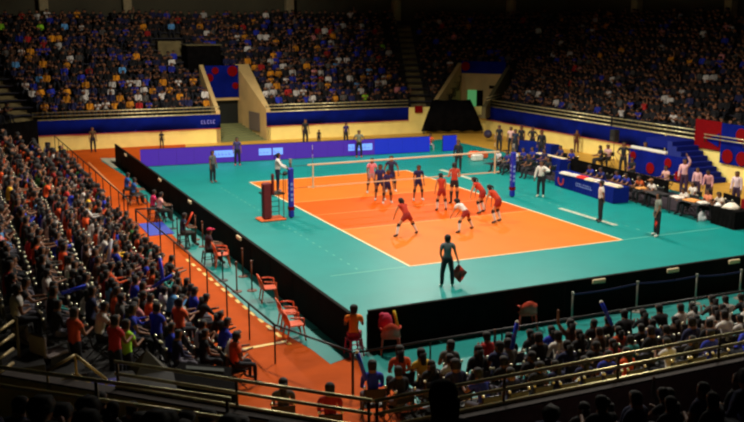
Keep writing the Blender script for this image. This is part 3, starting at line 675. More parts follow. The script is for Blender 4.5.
flag(handpos(o, J, s, 'L'), (-.1, 0, -1), 'red signal flag of the line judge near the scorer tables', .3)
person('line_judge', 'line judge in dark clothes standing alone on the teal mat at the far left', feet(213, 182.5), 150, dict(STAND), 1.62, (.10, .10, .10), trousers=DK, shoes=(.3, .1, .08))
person('second_referee', 'referee in white shirt and black trousers near the right net post', feet(540.5, 197), 230, dict(STAND, ua=((-.7, .2, -.4), (.3, .1, -1)), fa=((.6, .7, .1), (.1, .3, -1))), 1.7, (.72, .68, .6), trousers=DK, shoes=(.7, .65, .5), longsleeve=True)
person('official', 'official in white polo and black trousers standing between court and blue table', feet(600, 222), 300, dict(BEHIND), 1.7, (.7, .62, .55), **dict(OF, shoes=(.02, .01, .01), hat=(.02, .015, .02)))
person('first_referee', 'referee in white shirt standing on the red referee stand', (-6.05, .05), 110, dict(STAND, ua=((-.4, .5, -.9), (.3, .6, -.9)), fa=((.0, .9, -.4), (-.1, .9, -.4))), 1.62, (.72, .66, .6), trousers=(.015, .018, .05), shoes=(.4, .2, .15), z=1.14, longsleeve=True, ponytail=True)
person('ball_attendant', 'attendant in navy top and yellow bib standing before the purple board', feet(237.6, 165.5), 200, STAND, 1.6, (.05, .04, .14), trousers=DK, shoes=(.5, .1, .1), hat=None)
person('official', 'official in grey shirt standing before the purple board near its blue part', feet(359, 157.5), 200, HIPS, 1.64, (.22, .2, .13), trousers=DK, shoes=(.5, .03, .06))
person('ball_attendant', 'attendant in orange seated in the gap between the two blue boards', feet(430, 149.5), 200, dict(lean=10, th=(.2, 1, .0), sn=(.05, .1, -1), ua=(.15, .6, -.8), fa=(-.3, .9, .1), seat=.3), 1.5, (.7, .09, .01), trousers=(.3, .3, .3), shoes=(.1, .3, .15), sleeve=True)
person('official', 'person in black standing at the right end of the blue board', feet(458, 171.5), 230, dict(STAND), 1.72, DK, trousers=DK, shoes=DK, longsleeve=True)
for (px, py, hh, lab, c) in ((305.5, 145, 1.7, 'broad figure in black standing between far wall and purple board', DK), (346, 144.5, 1.45, 'figure in dark blue walking between far wall and purple board', (.03, .02, .12)), (162, 148, 1.1, 'figure in black crouching behind the left end of the purple board', DK), (319, 145, 1.0, 'small seated figure behind the purple board right of the broad figure', DK), (93.5, 152, 1.55, 'figure in brown standing by the far cream wall at the left', (.08, .04, .01))):
    person('attendant', lab, feet(px, py), 180, STAND, hh, c, trousers=DK, shoes=DK)
SIT = dict(lean=8, ua=(.15, .45, -1), fa=(-.2, 1, -.05), th=(.14, 1, -.03), sn=(.03, .05, -1), seat=.44)
SITF = dict(SIT, lean=28, ua=(.15, .7, -.8), fa=(-.2, 1, .1), head=-15)

# ------------------------------------------------------------------ chairs and tables by the court
def plastic_chair(label, loc, heading, group=None, m_=ORP):
    o = empty('plastic_chair', label, 'chair', (*loc, 0), -math.radians(heading), group)
    g = MB(); g.box(-.22, .22, -.2, .24, .40, .44, 0, .015); g.build('seat', m_, o)
    # curved back
    vs = []; fs = []; N = 8
    for k in range(N+1):
        a = -1.0+2.0*k/N; x = .25*math.sin(a)/math.sin(1.0); y = -.05-.2*math.cos(a*1.1)
        for dy, z, kx in ((0, .44, 1.), (-.09, .66+.20*math.cos(a*1.35), .86)):
            vs += [(x*kx, y+dy, z), (x*kx*.9, y+dy+.02, z)]
    for k in range(N):
        b_ = 4*k
        for (i_, j_) in ((0, 2), (2, 3), (3, 1), (1, 0)): fs.append((b_+i_, b_+4+i_, b_+4+j_, b_+j_))
    fs += [(0, 1, 3, 2), (4*N, 4*N+2, 4*N+3, 4*N+1)]
    MB().add(vs, fs).build('backrest', m_, o, True)
    for sx in (-1, 1):
        MB().path([(.23*sx, -.15, .66), (.27*sx, .05, .65), (.26*sx, .2, .62), (.25*sx, .22, .42)], .022).build('armrest', m_, o, True)
        for sy, y0, y1 in ((-1, -.17, -.24), (1, .2, .26)): MB().tube((.2*sx, y0, .42), (.25*sx, y1, 0), .03, .022, 6).build('leg', m_, o)
    return o
RED_PL = mat('red_plastic', (.75, .09, .05), .35)
plastic_chair('orange plastic armchair alone by the left barrier', feet(268.5, 301), 100)
plastic_chair('orange plastic armchair left of the near corner, farther of the pair', feet(288, 327), 100)
plastic_chair('orange plastic armchair left of the near corner, nearer of the pair', feet(294, 339), 95)
plastic_chair('pale red plastic armchair alone before the near black barrier', feet(526, 328), 20, None, RED_PL)
plastic_chair('salmon plastic armchair with magenta bag beside the barrier corner', feet(390, 352), 20, None, RED_PL)
plastic_chair('orange plastic chair beside the left barrier holding a pink item', feet(222, 266), 100)
def stool(label, loc, m_):
    o = empty('plastic_stool', label, 'stool', (*loc, 0), 0); MB().box(-.17, .17, -.17, .17, .42, .46, 0, .02).build('seat', m_, o)
    for sx in (-1, 1):
        for sy in (-1, 1): MB().tube((.14*sx, .14*sy, .43), (.19*sx, .19*sy, 0), .028, .022, 6).build('leg', m_, o)
    g = MB(); g.path([(-.16, -.16, .2), (.16, -.16, .2), (.16, .16, .2), (-.16, .16, .2), (-.16, -.16, .2)], .014); g.build('stretcher', m_, o)
q = feet(354, 355); stool('magenta plastic stool under the volunteer in orange at the barrier corner', q, mat('magenta_plastic', (.55, .012, .10), .35))
person('volunteer', 'volunteer in orange shirt sitting on a stool in the gap between the barriers', q, 25, dict(SIT, ua=(.22, .5, -1), seat=.46), 1.62, (.88, .22, .008), shorts=(.45, .02, .08), shoes=(.4, .02, .08), skin=SKIN)
q = feet(389, 351); g = MB(); g.ball((0, 0, 0), .20, .15, .27, 10, 7); g.ball((-.08, .02, .2), .09, .08, .08, 8, 5); o = g.build('cloth_bag', mat('magenta_cloth', (.50, .012, .06), .8, bump=.2), smooth=True, label='magenta jacket bundled over the salmon chair at the barrier corner', cat='bag'); o.location = (q[0]-.08, q[1]+.05, .74)
o = empty('clapper_stick', 'yellow clapper leaning on the salmon chair', 'clapper', (q[0]+.3, q[1]+.1, .55)); MB().tube((0, 0, 0), (-.12, 0, .45), .045, .04, 8).build('tube', mat('yellow_plastic', (.8, .5, .02), .4), o, True)
# people along the left barrier
for (px, py, lab, sc_, sk_) in ((127, 199, 'attendant in dark blue sitting farthest away along the left barrier', (.02, .08, .4), 1), (133.5, 205, 'attendant in blue sitting by the left barrier', (.02, .1, .35), 1), (153, 219, 'attendant in crimson sitting by the left barrier beside one in pale pink', (.6, .02, .12), 1), (160, 222, 'attendant in pale pink sitting by the left barrier', (.75, .35, .3), 1), (183, 246, 'attendant in black holding an orange tube by the left barrier', (.02, .02, .05), 1), (208, 264, 'attendant in crimson cap sitting before the left barrier', (.05, .02, .03), 1)):
    q = feet(px, py); person('attendant', lab, (q[0], q[1]), 90, SIT, 1.6, sc_, trousers=(.02, .015, .01), shoes=(.1, .02, .01), hat=(.55, .01, .06) if px == 208 else None)
    stool('dark folding stool of the '+lab.split(' sitting')[0].split(' holding')[0], (q[0]+.02, q[1]), BLACKM)
q = feet(183, 246); o = empty('clapper_stick', 'orange clapper tube held by the attendant in black', 'clapper', (q[0]+.1, q[1]-.25, .8)); MB().tube((0, 0, 0), (.25, 0, .5), .04, .035, 8).build('tube', mat('orange_red_plastic', (.8, .06, .01), .4), o, True)
# belt posts along the left barrier and near barrier
def stanchion(x, y, label, h=.95, m_=BLACKM, belt=None, weight=CHROME):
    o = empty('belt_post', label, 'stanchion', (x, y, 0)); MB().tube((0, 0, .03), (0, 0, h), .025, n=8).build('pole', m_, o, True)
    MB().tube((0, 0, 0), (0, 0, .035), .17, .15, 14).build('base', m_, o); MB().tube((0, 0, h-.06), (0, 0, h+.02), .04, n=8).build('belt_head', m_, o)
    return o
brn = mat('brown_post', (.14, .035, .008), .5); i_ = 0
spots = [(178, 243, BLACKM), (186, 249, BLACKM), (223, 281, BLACKM), (237, 292, brn), (196, 240, brn), (203, 247, brn), (243, 277, brn), (252, 291, brn), (173, 229, BLACKM)]
for k, (px, py, m_) in enumerate(spots):
    q = feet(px, py); stanchion(*q, ('black' if m_ is BLACKM else 'brown')+' belt post beside the left barrier, '+['second', 'third', 'fourth nearest of the black ones', 'nearest the camera', 'farthest', 'second farthest', 'third farthest', 'fourth farthest', 'farthest of the black ones'][k], .95, m_)
SIL = mat('grey_post', (.30, .29, .24), .4, .3); pp = []
for k, (px, py) in enumerate(((571.5, 324), (636, 312), (695, 304), (739, 299))):
    q = feet(px, py); pp.append(q); stanchion(*q, 'grey belt post before the near barrier, '+['leftmost', 'second from left', 'third from left', 'rightmost'][k]+' in view', .9, SIL)
def belt(a, b, z, lab, m_=None, sag=.04):
    o = MB(); N = 8; vs = []; fs = []; a = np.array(a); b = np.array(b); d = (b-a)/np.linalg.norm(b-a); n_ = np.array([-d[1], d[0]])*.004
    for k in range(N+1):
        s = k/N; q = a+(b-a)*s; zz = z-sag*4*s*(1-s); vs += [(*(q-n_), zz), (*(q-n_), zz+.05), (*(q+n_), zz+.05), (*(q+n_), zz)]
    for k in range(N):
        for j in range(4): fs.append((4*k+j, 4*k+(j+1) % 4, 4*k+4+(j+1) % 4, 4*k+4+j))
    o.add(vs, fs).build('queue_belt', m_ or mat('navy_belt', (.01, .01, .10), .7), label=lab, cat='belt')
belt(pp[0], pp[1], .82, 'navy belt between the first and second grey posts by the near barrier')
belt(pp[1], pp[2], .82, 'navy belt between the second and third grey posts by the near barrier'); belt(pp[2], pp[3], .82, 'navy belt between the third and fourth grey posts by the near barrier')
# black spectator fence
def fence(pts, label, step=1.85, h=1.0):
    o = empty('crowd_fence', label, 'fence')
    for a, b in zip(pts, pts[1:]):
        a = np.array(a, float); b = np.array(b, float); L = np.linalg.norm(b-a)
        MB().tube((*a, h), (*b, h), .028, n=8).build('top_rail', mat('fence_black', (.012, .008, .008), .45), o, True); n = max(1, round(L/step))
        for k in range(n+(1 if b is pts[-1] else 0) + 1):
            if k > n: break
            q = a+(b-a)*k/n; MB().tube((*q, 0), (*q, h), .022, n=6).build('post', mat('fence_black', (.012, .008, .008), .45), o)
    return o
fence([(-12.3, 25.0), (-11.9, 1.9)], 'black crowd fence along the far half of the left stand')
fence([(-11.95, 2.5), (-11.0, 2.45)], 'short black fence across the gap in the left crowd fence, farther of two', .95)
fence([(-12.0, -.35), (-11.1, -.4)], 'short black fence across the gap in the left crowd fence, nearer of two', .9)
fence([(-12.0, -.5), (-11.55, -15.6), (-10.6, -18.1)], 'black crowd fence along the near half of the left stand')
fence([(-10.6, -18.15), (10.5, -18.35)], 'black crowd fence in front of the near floor seats', 1.9)

# ------------------------------------------------------------------ right side tables, benches and people
def table(label, a, b, depth, cloth, h=.75, skirt=True, dots=None):
    a = np.array(a); b = np.array(b); L = np.linalg.norm(b-a); t = (b-a)/L
    o = empty('table', label, 'table', (*a, 0), math.atan2(t[1], t[0]))
    MB().box(0, L, 0, depth, h-.03, h, 0, .01).build('tabletop', cloth if skirt else mat('table_board', (.02, .018, .02), .6), o)
    if skirt:
        vs = []; fs = []; N = int(L/.12)
        for k in range(N+1):
            x = L*k/N; y = -.02-.02*(k % 2); vs += [(x, y, .03), (x, -.01, h-.01), (x, .0, h-.01), (x, y+.012, .03)]
        for k in range(N):
            for j in range(4): fs.append((4*k+j, 4*k+(j+1) % 4, 4*k+4+(j+1) % 4, 4*k+4+j))
        MB().add(vs, fs).build('skirt', cloth, o)
        MB().box(-.01, .0, 0, depth, .03, h).build('end_cloth', cloth, o); MB().box(L, L+.01, 0, depth, .03, h).build('end_cloth', cloth, o)
    for x in (.08, L-.08):
        for y in (.08, depth-.08): MB().tube((x, y, 0), (x, y, h-.03), .022, n=6).build('leg', BLACKM, o)
    return o, t
# side +normal of direction a->b must point away from court: go from near (-y) ... use a=far,b=near => left normal = +x
TC = mat('blue_table_cloth', (.004, .014, .18), .9, spec=.08, noise=.1)
o, t = table('long blue skirted table with a red swirl beside the right of the court', (9.17, 1.7), (8.72, -3.35), .8, TC)
L = 5.07; g = MB()
for k in range(14):
    a0 = 2.6+k*.3; a1 = a0+.3; r = .24
    g.add([(.62+math.cos(a)*rr, -.055, .38+math.sin(a)*rr*.9) for a, rr in ((a0, r-.06), (a1, r-.06), (a1, r+.05), (a0, r+.05))], [(0, 1, 2, 3)])
g.build('red_swirl', mat('print_red', (.5, .02, .02), .7), o)
r = random.Random(4); x = 2.0
while x < 3.3:
    g = MB(); ww = r.uniform(.08, .14); g.box(x, x+ww, -.056, -.052, .33, .36); g.box(x, x+.03, -.056, -.052, .36, .5)
    if r.random() < .5: g.box(x+.03, x+ww, -.056, -.052, .46, .49)
    x += ww+.05; g.build('letter', mat('print_pale', (.25, .3, .7), .7), o)
def items(a, b, z, n, seed, names=('paper_sheet', 'tray', 'bottle')):
    r = random.Random(seed)
    return
wt = [('white paper stack at the far end of the blue table', 566, 174, (.8, .7, .6)), ('white paper stack left of the red tray on the blue table', 575, 176, (.75, .65, .6)), ('red tray on the blue table', 583, 178, (.85, .03, .02)), ('cream folder right of the red tray on the blue table', 591, 180.5, (.8, .65, .45)), ('white folder near the middle of the blue table', 599, 182, (.8, .7, .6)), ('cream box lid on the near end of the blue table', 611, 186, (.85, .7, .5))]
for lab, px, py, c in wt:
    q = at(px, py, .75+.01); o = empty(lab.split(' ')[1] if False else ('tray' if 'tray' in lab else 'paper_stack'), lab, 'tray' if 'tray' in lab else 'papers', (max(q[0], 9.0), q[1], .75), 1.6); w_ = .32 if px != 611 else .5
    MB().box(-w_, w_, -.18, .18, 0, .05, 0, .01).build('base', mat('item_%d' % px, c, .6), o); MB().box(-w_+.04, w_-.04, -.13, .13, .05, .10, 0, .01).build('top', mat('item_%d' % px, c, .6), o)
BLUES = (.012, .02, .25)
def seated(lab, x, y, heading, c, pose=SIT, chair=True, h=1.66, **k):
    name = k.pop('name', 'official'); kk = dict(trousers=DK, shoes=DK); kk.update(k)
    person(name, lab, (x, y), heading, pose, h, c, **kk)
    if chair: black_chair(' '.join(('black chair under the '+lab).split()[:16]), x, y, heading)
_cm = {}
def black_chair(label, x, y, heading, z=0., group=None):
    if 'c' not in _cm:
        o = empty('folding_chair', label, 'chair', (x, y, z), -math.radians(heading), group)
        MB().box(-.21, .21, -.18, .22, .385, .42, 0, .012).build('seat', CHB, o); MB().box(-.21, .21, -.26, -.23, .60, .84, 0, .012).build('backrest', CHB, o)
        for sx in (-1, 1):
            MB().path([(.22*sx, .22, 0), (.22*sx, -.16, .40), (.22*sx, -.245, .86)], .013, 5).build('frame', BLACKM, o); MB().tube((.22*sx, -.24, 0), (.22*sx, .16, .39), .013, n=5).build('leg', BLACKM, o)
            MB().ball((.22*sx, -.245, .875), .034, .034, .034, 8, 6).build('chrome_cap', CHROME, o, True)
        _cm['c'] = o; return o
    o = copy_tree(_cm['c']); o.location = (x, y, z); o.rotation_euler = (0, 0, -math.radians(heading)); o['label'] = label
    if group: o['group'] = group
    elif 'group' in o: del o['group']
    return o
# behind the blue table
for px, lab, c in ((571, 'official in blue at the far end behind the long blue table', BLUES), (581, 'official in dark blue second from the far end behind the blue table', (.01, .015, .12)), (593, 'official in bright blue leaning at the middle of the blue table', (.01, .03, .35)), (602, 'official in blue right of the middle of the blue table', BLUES), (611, 'official in black and orange at the near end of the blue table', (.5, .08, .01))):
    s_ = (px-556)/56; y = 1.4-4.9*s_; seated(lab, 10.35+RND.uniform(-.1, .1), y, 275, c, SITF)
# back table row in the far right and people
o, t = table('small blue skirted table by the right wall beyond the team bench', (14.0, 12.6), (14.6, 9.6), .7, TC)
o, t = table('blue skirted table with cream top near the wall, behind the black dressed figure', (11.7, 7.4), (11.6, 4.6), .7, TC)
MB().box(-.15, .15, -1.3, 1.3, 0, .03, 0, .005).build('cream_runner', CARD, loc=(12.0, 6.0, .752), label='cream runner lying on the blue table behind the tall figure in black', cat='table runner')
grp = [(499, 151, DK, 'figure in black leftmost of the row by the right wall'), (510.5, 153, (.7, .4, .35), 'figure in pale pink second in the row by the right wall'), (521, 152, DK, 'figure in black third in the row by the right wall'), (532, 153, DK, 'figure in black fourth in the row by the right wall'), (515, 156, (.01, .02, .05), 'small figure in dark blue before the row by the right wall')]
for px, py, c, lab in grp: person('official', lab, feet(px, py), 235, dict(HIPS) if px == 532 else STAND, 1.62, c, trousers=DK, shoes=DK)
person('official', 'tall figure in black standing right of the row by the right wall', feet(541, 161), 240, STAND, 1.8, DK, trousers=DK, shoes=DK, longsleeve=True)
tb = [(499, 172, (.7, .62, .62), 'white shirted person at the far end of the team bench'), (508, 174, (.03, .03, .2), 'person in navy second on the team bench'), (516, 172, (.65, .6, .62), 'white shirted person third on the team bench'), (524, 171, BLUES, 'person in blue fourth on the team bench'), (533, 170, BLUES, 'person in blue fifth on the team bench'), (530, 178, DK, 'person in black sitting behind the second referee, left'), (549, 182, DK, 'person in black sitting behind the second referee, right'), (545, 172, (.012, .012, .06), 'person in dark blue last on the team bench')]
for px, py, c, lab in tb: q = feet(px, py); seated(lab, q[0], q[1], 265, c, SIT, name='team_member')
for px, py, c, lab in ((561, 168, (.01, .02, .12), 'person in dark blue sitting behind the far end of the blue table'), (572, 172, BLUES, 'person in blue in the second row behind the blue table')): q = feet(px, py); seated(lab, q[0], q[1], 265, c)
o = MB().box(-.2, .2, -.2, .2, 0, .34, 0, .04); 
for k, (px, py, c, l_) in enumerate(((474, 158, (.8, .12, .02), 'orange bag leftmost of the row by the black canopy'), (482, 158.5, (.8, .1, .02), 'orange bag rightmost of the row by the black canopy'), (477, 161, (.75, .7, .6), 'white bag before the orange bags by the black canopy'))):
    q = feet(px, py); b_ = empty('sports_bag', l_, 'bag', (*q, 0)); MB().box(-.35, .35, -.2, .2, 0, .42, 0, .08).build('body', mat('bag_%d' % k, c, .6), b_); MB().path([(-.12, 0, .4), (-.1, 0, .52), (.1, 0, .52), (.12, 0, .4)], .015).build('handle', BLACKM, b_)
# speaker on stand, seated pair, standing man at right wall
q = feet(613, 163); sp_ = empty('loudspeaker', 'black loudspeaker on a tripod by the right wall', 'speaker', (*q, 0))
MB().box(-.2, .2, -.22, .22, 1.25, 1.95, 0, .04).build('cabinet', BLACKM, sp_); MB().tube((0, 0, .4), (0, 0, 1.3), .02).build('pole', BLACKM, sp_)
for k in range(3): a = k*2.1; MB().tube((0, 0, .6), (.4*math.cos(a), .4*math.sin(a), 0), .015).build('leg', BLACKM, sp_)
g = MB(); g.tube((-.205, 0, 1.45), (-.2, 0, 1.45), .13, n=14); g.tube((-.205, 0, 1.78), (-.2, 0, 1.78), .06, n=14); g.build('grille', mat('grille', (.03, .03, .03), .6), sp_)
q = feet(601, 168); seated('person in black sitting by the loudspeaker', q[0], q[1], 290, DK)
q = feet(608, 167); seated('person in pale pink sitting beside the loudspeaker', q[0], q[1], 250, (.7, .4, .38))
person('official', 'man in black with hands on hips standing by the right wall', feet(622.5, 175), 230, HIPS, 1.75, DK, trousers=DK, shoes=DK)
person('official', 'person in black sitting right of the man with hands on hips', feet(632, 182), 260, SIT, 1.66, DK, trousers=DK, shoes=DK)
stool('black stool right of the man with hands on hips', feet(632, 182), BLACKM)
person('attendant', 'figure in brown far off by the right cream wall', feet(576, 152.5), 200, STAND, 1.4, (.10, .03, .01), trousers=(.1, .03, .02), shoes=DK)
# blue backdrop, steps
bd = dotted_banner((15.2, 3.4), (15.2, -.9), .1, 1.35, [(.1, 1.0, .22), (.42, .5, .3), (.72, .95, .25), (.9, .4, .25)], 'blue screen with red spots behind the scorer tables')
MB().box(15.23, 15.4, .6, 3.3, 1.36, 1.5, 0, .02).build('white_tarpaulin', WHITE, label='white folded cloth on top of the blue screen', cat='cloth')
person('attendant', 'person in black standing behind the blue screen', (15.75, 2.7), 240, STAND, 1.7, DK, trousers=DK, shoes=DK)
st = empty('blue_steps', 'blue steps descending from the right tier to the floor', 'stairs')
for k in range(8):
    y1 = 1.5-k*.34; z = 1.9-.235*k; MB().box(16.2, 17.7, y1-.34, y1, max(0, z-.5), z, 0, .01).build('step', mat('blue_step_paint', (.005, .012, .17), .8, spec=.1), st)
    MB().box(16.16, 16.2, y1-.34, y1, 0, z).build('side_board', mat('blue_side_paint', (.008, .02, .2), .6), st)
MB().box(16.2, 17.7, 1.5, 3.2, 1.5, 1.9).build('landing', mat('blue_step_paint', (.005, .012, .17), .8, spec=.1), st)
dotted_banner((17.68, 1.15), (17.68, -.65), 1.55, 3.05, [], 'red banner with a blue wedge hung over the right rail', base=REDB)
MB().prism([(17.62, .2), (17.66, .2), (17.66, -.6), (17.62, -.6)], [2.0, 2.0, 1.75, 1.75], [2.0+.08, 2.0+.08, 2.45, 2.45]).build('banner_patch', BLUEB, label='blue wedge on the red banner over the right rail', cat='banner')
dotted_banner((17.66, -.7), (17.66, -5.2), .95, 3.0, [(.12, 1.35, .36), (.33, 1.35, .36), (.3, 2.5, .36), (.6, 1.7, .4)], 'large blue banner with red spots at the right edge of the view')
rail((17.5, .3), (17.5, -5), 'steel rail in front of the spotted banners at the right edge', z0=1.95, hs=(2.15, 2.33), cap=False)
# scorer tables
o, t = table('small black scorer table, first from the long blue table', (9.6, -3.7), (9.25, -5.5), .7, BLACK, skirt=False)
o, t = table('black scorer table in the middle of the scorers row', (9.5, -5.9), (9.3, -7.9), .75, BLACK, skirt=False)
o, t = table('black scorer table nearest the camera in the scorers row', (9.75, -8.2), (9.6, -9.6), .8, BLACK)
sc_ = [(643, 'official in white polo writing at the first scorer table', -4.4, 10.2, (.75, .68, .6), SITF, (.3, .12, .04)), (661, 'official in white shirt between the first and middle scorer tables', -5.9, 11.0, (.72, .65, .58), SIT, None), (678, 'official in white reaching over the middle scorer table', -6.5, 10.15, (.75, .68, .6), dict(SITF, lean=35), None), (692, 'official in orange and white at the middle scorer table', -7.5, 10.3, (.75, .25, .12), SIT, None), (700, 'official in cream shirt right of the middle scorer table', -8.0, 10.6, (.75, .62, .5), SITF, None)]
for px, lab, y, x, c, ps, ht in sc_: seated(lab, x, y, 275, c, ps, hat=ht)
pk = (.78, .42, .42)
stand_up = dict(STAND, ua=((-.4, .3, .8), (.2, .1, -1)), fa=((.5, .2, 1), (.0, .3, -1)))
for px, py, lab, ps, c, hh in ((683, 196, 'person in pale pink with an arm raised to the head behind the scorers', stand_up, pk, 1.75), (696, 200, 'person in pale pink standing right of the one with raised arm', STAND, pk, 1.5), (708, 203, 'person in pink and red leaning behind the scorers', dict(STAND, lean=20), (.8, .36, .36), 1.55), (735, 209, 'person in white standing at the far right behind the scorers', STAND, (.8, .6, .62), 1.66)):
    person('official', lab, feet(px, py), 250, ps, hh, c, trousers=(.05, .02, .05), shoes=DK, longsleeve=True)
q = feet(666, 192); seated('person in pale pink and red sitting behind the first scorer table', q[0], q[1], 270, (.75, .4, .33), SIT)
def papers(lab, x, y, z, sx, sy, c, nm='paper_stack', cat='papers'):
    o = empty(nm, lab, cat, (x, y, z), RND.uniform(-.3, .3)); k_ = mat('tone_%02d_%02d_%02d' % tuple(int(99*v) for v in c), c, .6)
    MB().box(-sx, sx, -sy, sy, 0, .03, 0, .006).build('base', k_, o); MB().box(-sx*.7, sx*.8, -sy*.8, sy*.7, .03, .06, 0, .006).build('top', k_, o)
papers('orange clipboard on the first scorer table', 9.75, -4.0, .75, .25, .2, (.75, .35, .08)); papers('white sheets on the middle scorer table', 9.8, -6.3, .75, .28, .3, (.85, .75, .65)); papers('orange tray on the middle scorer table', 9.75, -7.1, .75, .25, .35, (.8, .35, .08))
papers('white folded cloth on the end of the middle scorer table', 9.8, -7.65, .75, .2, .2, (.85, .8, .7))
def cloth_heap(lab, x, y, z, r, h, c):
    g = MB(); N = 12
    vs = [(0, 0, h)]; rr_ = random.Random(int(x*100))
    for k in range(1, 4):
        for i in range(N): a = 2*math.pi*i/N; q = r*k/3*(1+.15*rr_.uniform(-1, 1)); vs.append((q*math.cos(a), q*math.sin(a), h*(1-(k/3)**1.6)+.03*rr_.uniform(-1, 1)*(k < 3)))
    fs = [(0, 1+i, 1+(i+1) % N) for i in range(N)]
    for k in range(2):
        for i in range(N): fs.append((1+k*N+i, 1+(k+1)*N+i, 1+(k+1)*N+(i+1) % N, 1+k*N+(i+1) % N))
    fs.append(tuple(range(2*N+N, 2*N, -1)))
    o = g.add(vs, fs).build('towel', mat('tone_%02d_%02d_%02d' % tuple(int(99*v) for v in c), c, .8), smooth=True, label=lab, cat='towel'); o.location = (x, y, z)
cloth_heap('white towel heap on the nearest scorer table', 10.1, -8.9, .755, .38, .22, (.85, .75, .6)); cloth_heap('small white towel on the far end of the nearest scorer table', 9.95, -8.32, .755, .16, .12, (.85, .8, .75))
q = feet(697, 221); cloth_heap('white bag on the floor before the middle scorer table', q[0]+.25, q[1], .0, .22, .45, (.85, .8, .8))
o, t = table('red and blue covered table at the right edge behind the scorers', (11.9, -7.7), (11.6, -10.5), .8, REDB)
# black drape screen low between tables
for nm, a, b, lab in (('drape', (12.3, 6.0), (12.0, -3.2), 'low black drape behind the long blue table'), ('drape', (12.1, -6.5), (11.9, -7.6), 'low black drape behind the scorer tables')):
    MB().wall(a, b, 0, .8, .06).build('low_drape', BLACK, label=lab, cat='drape')

# ------------------------------------------------------------------ spectators
def spec_mesh(name, pose, levels, longh=False, pants=PANTS, sk=SKIN, longsl=False):
    V, Fc, lb, J, hr = human(pose, levels); mb = MB(); V2 = V.copy()
    # puff clothing and hair outward in place, body stays one surface
    cx = {'hair': .012, 'torso': .01, 'sleeve': .01}; N = np.zeros_like(V)
    cnt = {}
    for f, l in zip(Fc, lb):
        for i in f: cnt[i] = max(cnt.get(i, 0), cx.get(l, 0))
    N = NRM
    for i, a in cnt.items(): V2[i] += N[i]*a
    mi = {'hair': 3, 'torso': 1, 'sleeve': 1, 'hip': 2, 'thigh_up': 2, 'thigh_low': 2, 'knee': 2, 'shin': 2, 'sock': 2, 'shoe': 3}
    if longsl: mi['arm'] = 1
    mb.v = [tuple(p) for p in V2]; mb.f = list(Fc); mb.m = [mi.get(l, 0) for l in lb]
    if longh: mb.tube(J['neck']+vec(0, -.07, .16), J['neck']+vec(0, -.10, -.08), .075, .055, 8, 3)
    if levels: 
        for s_ in (-1, 1): mb.ball(J['neck']+hr@vec(.03*s_, .098, .155), .01, .008, .007, 5, 4, 3)
        mb.tube(J['neck']+hr@vec(0, .09, .15), J['neck']+hr@vec(0, .108, .125), .006, .012, 5, 0)
    return mb, J
PB = dict(lean=6, th=(.14, 1, -.02), sn=(.03, .02, -1), seat=.43)
POSES = [dict(PB, ua=(.15, .3, -1), fa=(-.35, .8, -.35)), dict(PB, lean=14, ua=(.1, .6, -.8), fa=(-.5, .6, .5)), dict(PB, ua=((-.5, .2, .85), (.15, .45, -1)), fa=((.1, .2, 1), (-.25, 1, -.05))),
         dict(PB, lean=26, ua=(.15, .7, -.8), fa=(-.3, 1, .1), head=-10), dict(PB, ua=(.35, .35, .85), fa=(-.25, .1, 1)), dict(PB, lean=2, side=8, ua=(.25, .1, -1), fa=(-.6, .7, .1))]
ACT = ['hands on lap', 'clapping', 'one arm raised', 'leaning forward', 'both arms raised', 'turned slightly sideways']
PALE = mat('pale_trousers', (.12, .11, .14), .9)
SPM = []; SPJ = []
for k, ps in enumerate(POSES):
    for lh in (False, True):
        mb, J = spec_mesh('spectator', ps, 1, lh, longsl=(k+lh) % 2 == 0)
        SPM.append(new_mesh('spectator', mb.v, mb.f, [SKIN, SHIRTO, PANTS if (k+lh) % 3 else PALE, HAIR], mb.m, True)); SPJ.append(J)
mbs, Js = spec_mesh('spectator', dict(STAND, ua=(.2, .3, -1), fa=(-.3, .8, .2)), 1); STM = new_mesh('spectator', mbs.v, mbs.f, [SKIN, SHIRTO, PANTS, HAIR], mbs.m, True)
LOWB = []
for k in (0, 1, 2, 5):
    mb, J = spec_mesh('s', POSES[k], 0, longsl=k in (0, 5)); LOWB.append((np.array(mb.v), mb.f, np.array(mb.m)))
PAL = {'orange': (.75, .085, .01), 'red': (.42, .012, .01), 'black': (.008, .007, .009), 'navy': (.012, .014, .07), 'royal blue': (.015, .03, .42), 'white': (.72, .66, .6), 'grey': (.10, .09, .08), 'teal': (.02, .22, .20), 'green': (.03, .16, .03), 'pink': (.72, .25, .24), 'yellow': (.75, .42, .02), 'lime': (.35, .75, .02), 'light blue': (.12, .38, .75), 'brown': (.07, .03, .012)}
def pick(r, d):
    t = r.random()*sum(d.values())
    for k, v in d.items():
        t -= v
        if t <= 0: return k
    return 'black'
LEFTP = {'black': 30, 'navy': 12, 'orange': 17, 'red': 8, 'royal blue': 9, 'white': 10, 'grey': 4, 'teal': 3, 'green': 3, 'pink': 2, 'yellow': 2, 'light blue': 2, 'brown': 4}
NEARP = {'black': 34, 'navy': 16, 'orange': 9, 'red': 6, 'royal blue': 9, 'white': 12, 'grey': 5, 'brown': 5, 'teal': 1}
WHITEP = {'white': 60, 'black': 14, 'yellow': 3, 'navy': 6, 'grey': 6}
FARP = {'black': 54, 'navy': 22, 'royal blue': 12, 'white': 10, 'yellow': 8, 'grey': 5, 'brown': 6, 'red': 3, 'light blue': 2, 'lime': .5, 'pink': 1.5}
RIGHTP = {'black': 90, 'navy': 14, 'royal blue': 6, 'white': 5, 'yellow': 2.5, 'grey': 6, 'brown': 9, 'red': 2, 'pink': 1}  # extra black shirts stand in for the dimmer light on the right tier
OC = {'yellow': (.80, .30, .01)}
cands = []   # dict(x,y,z,h,color,pose,region,row)
rr = random.Random(11)
NSEAT = {}
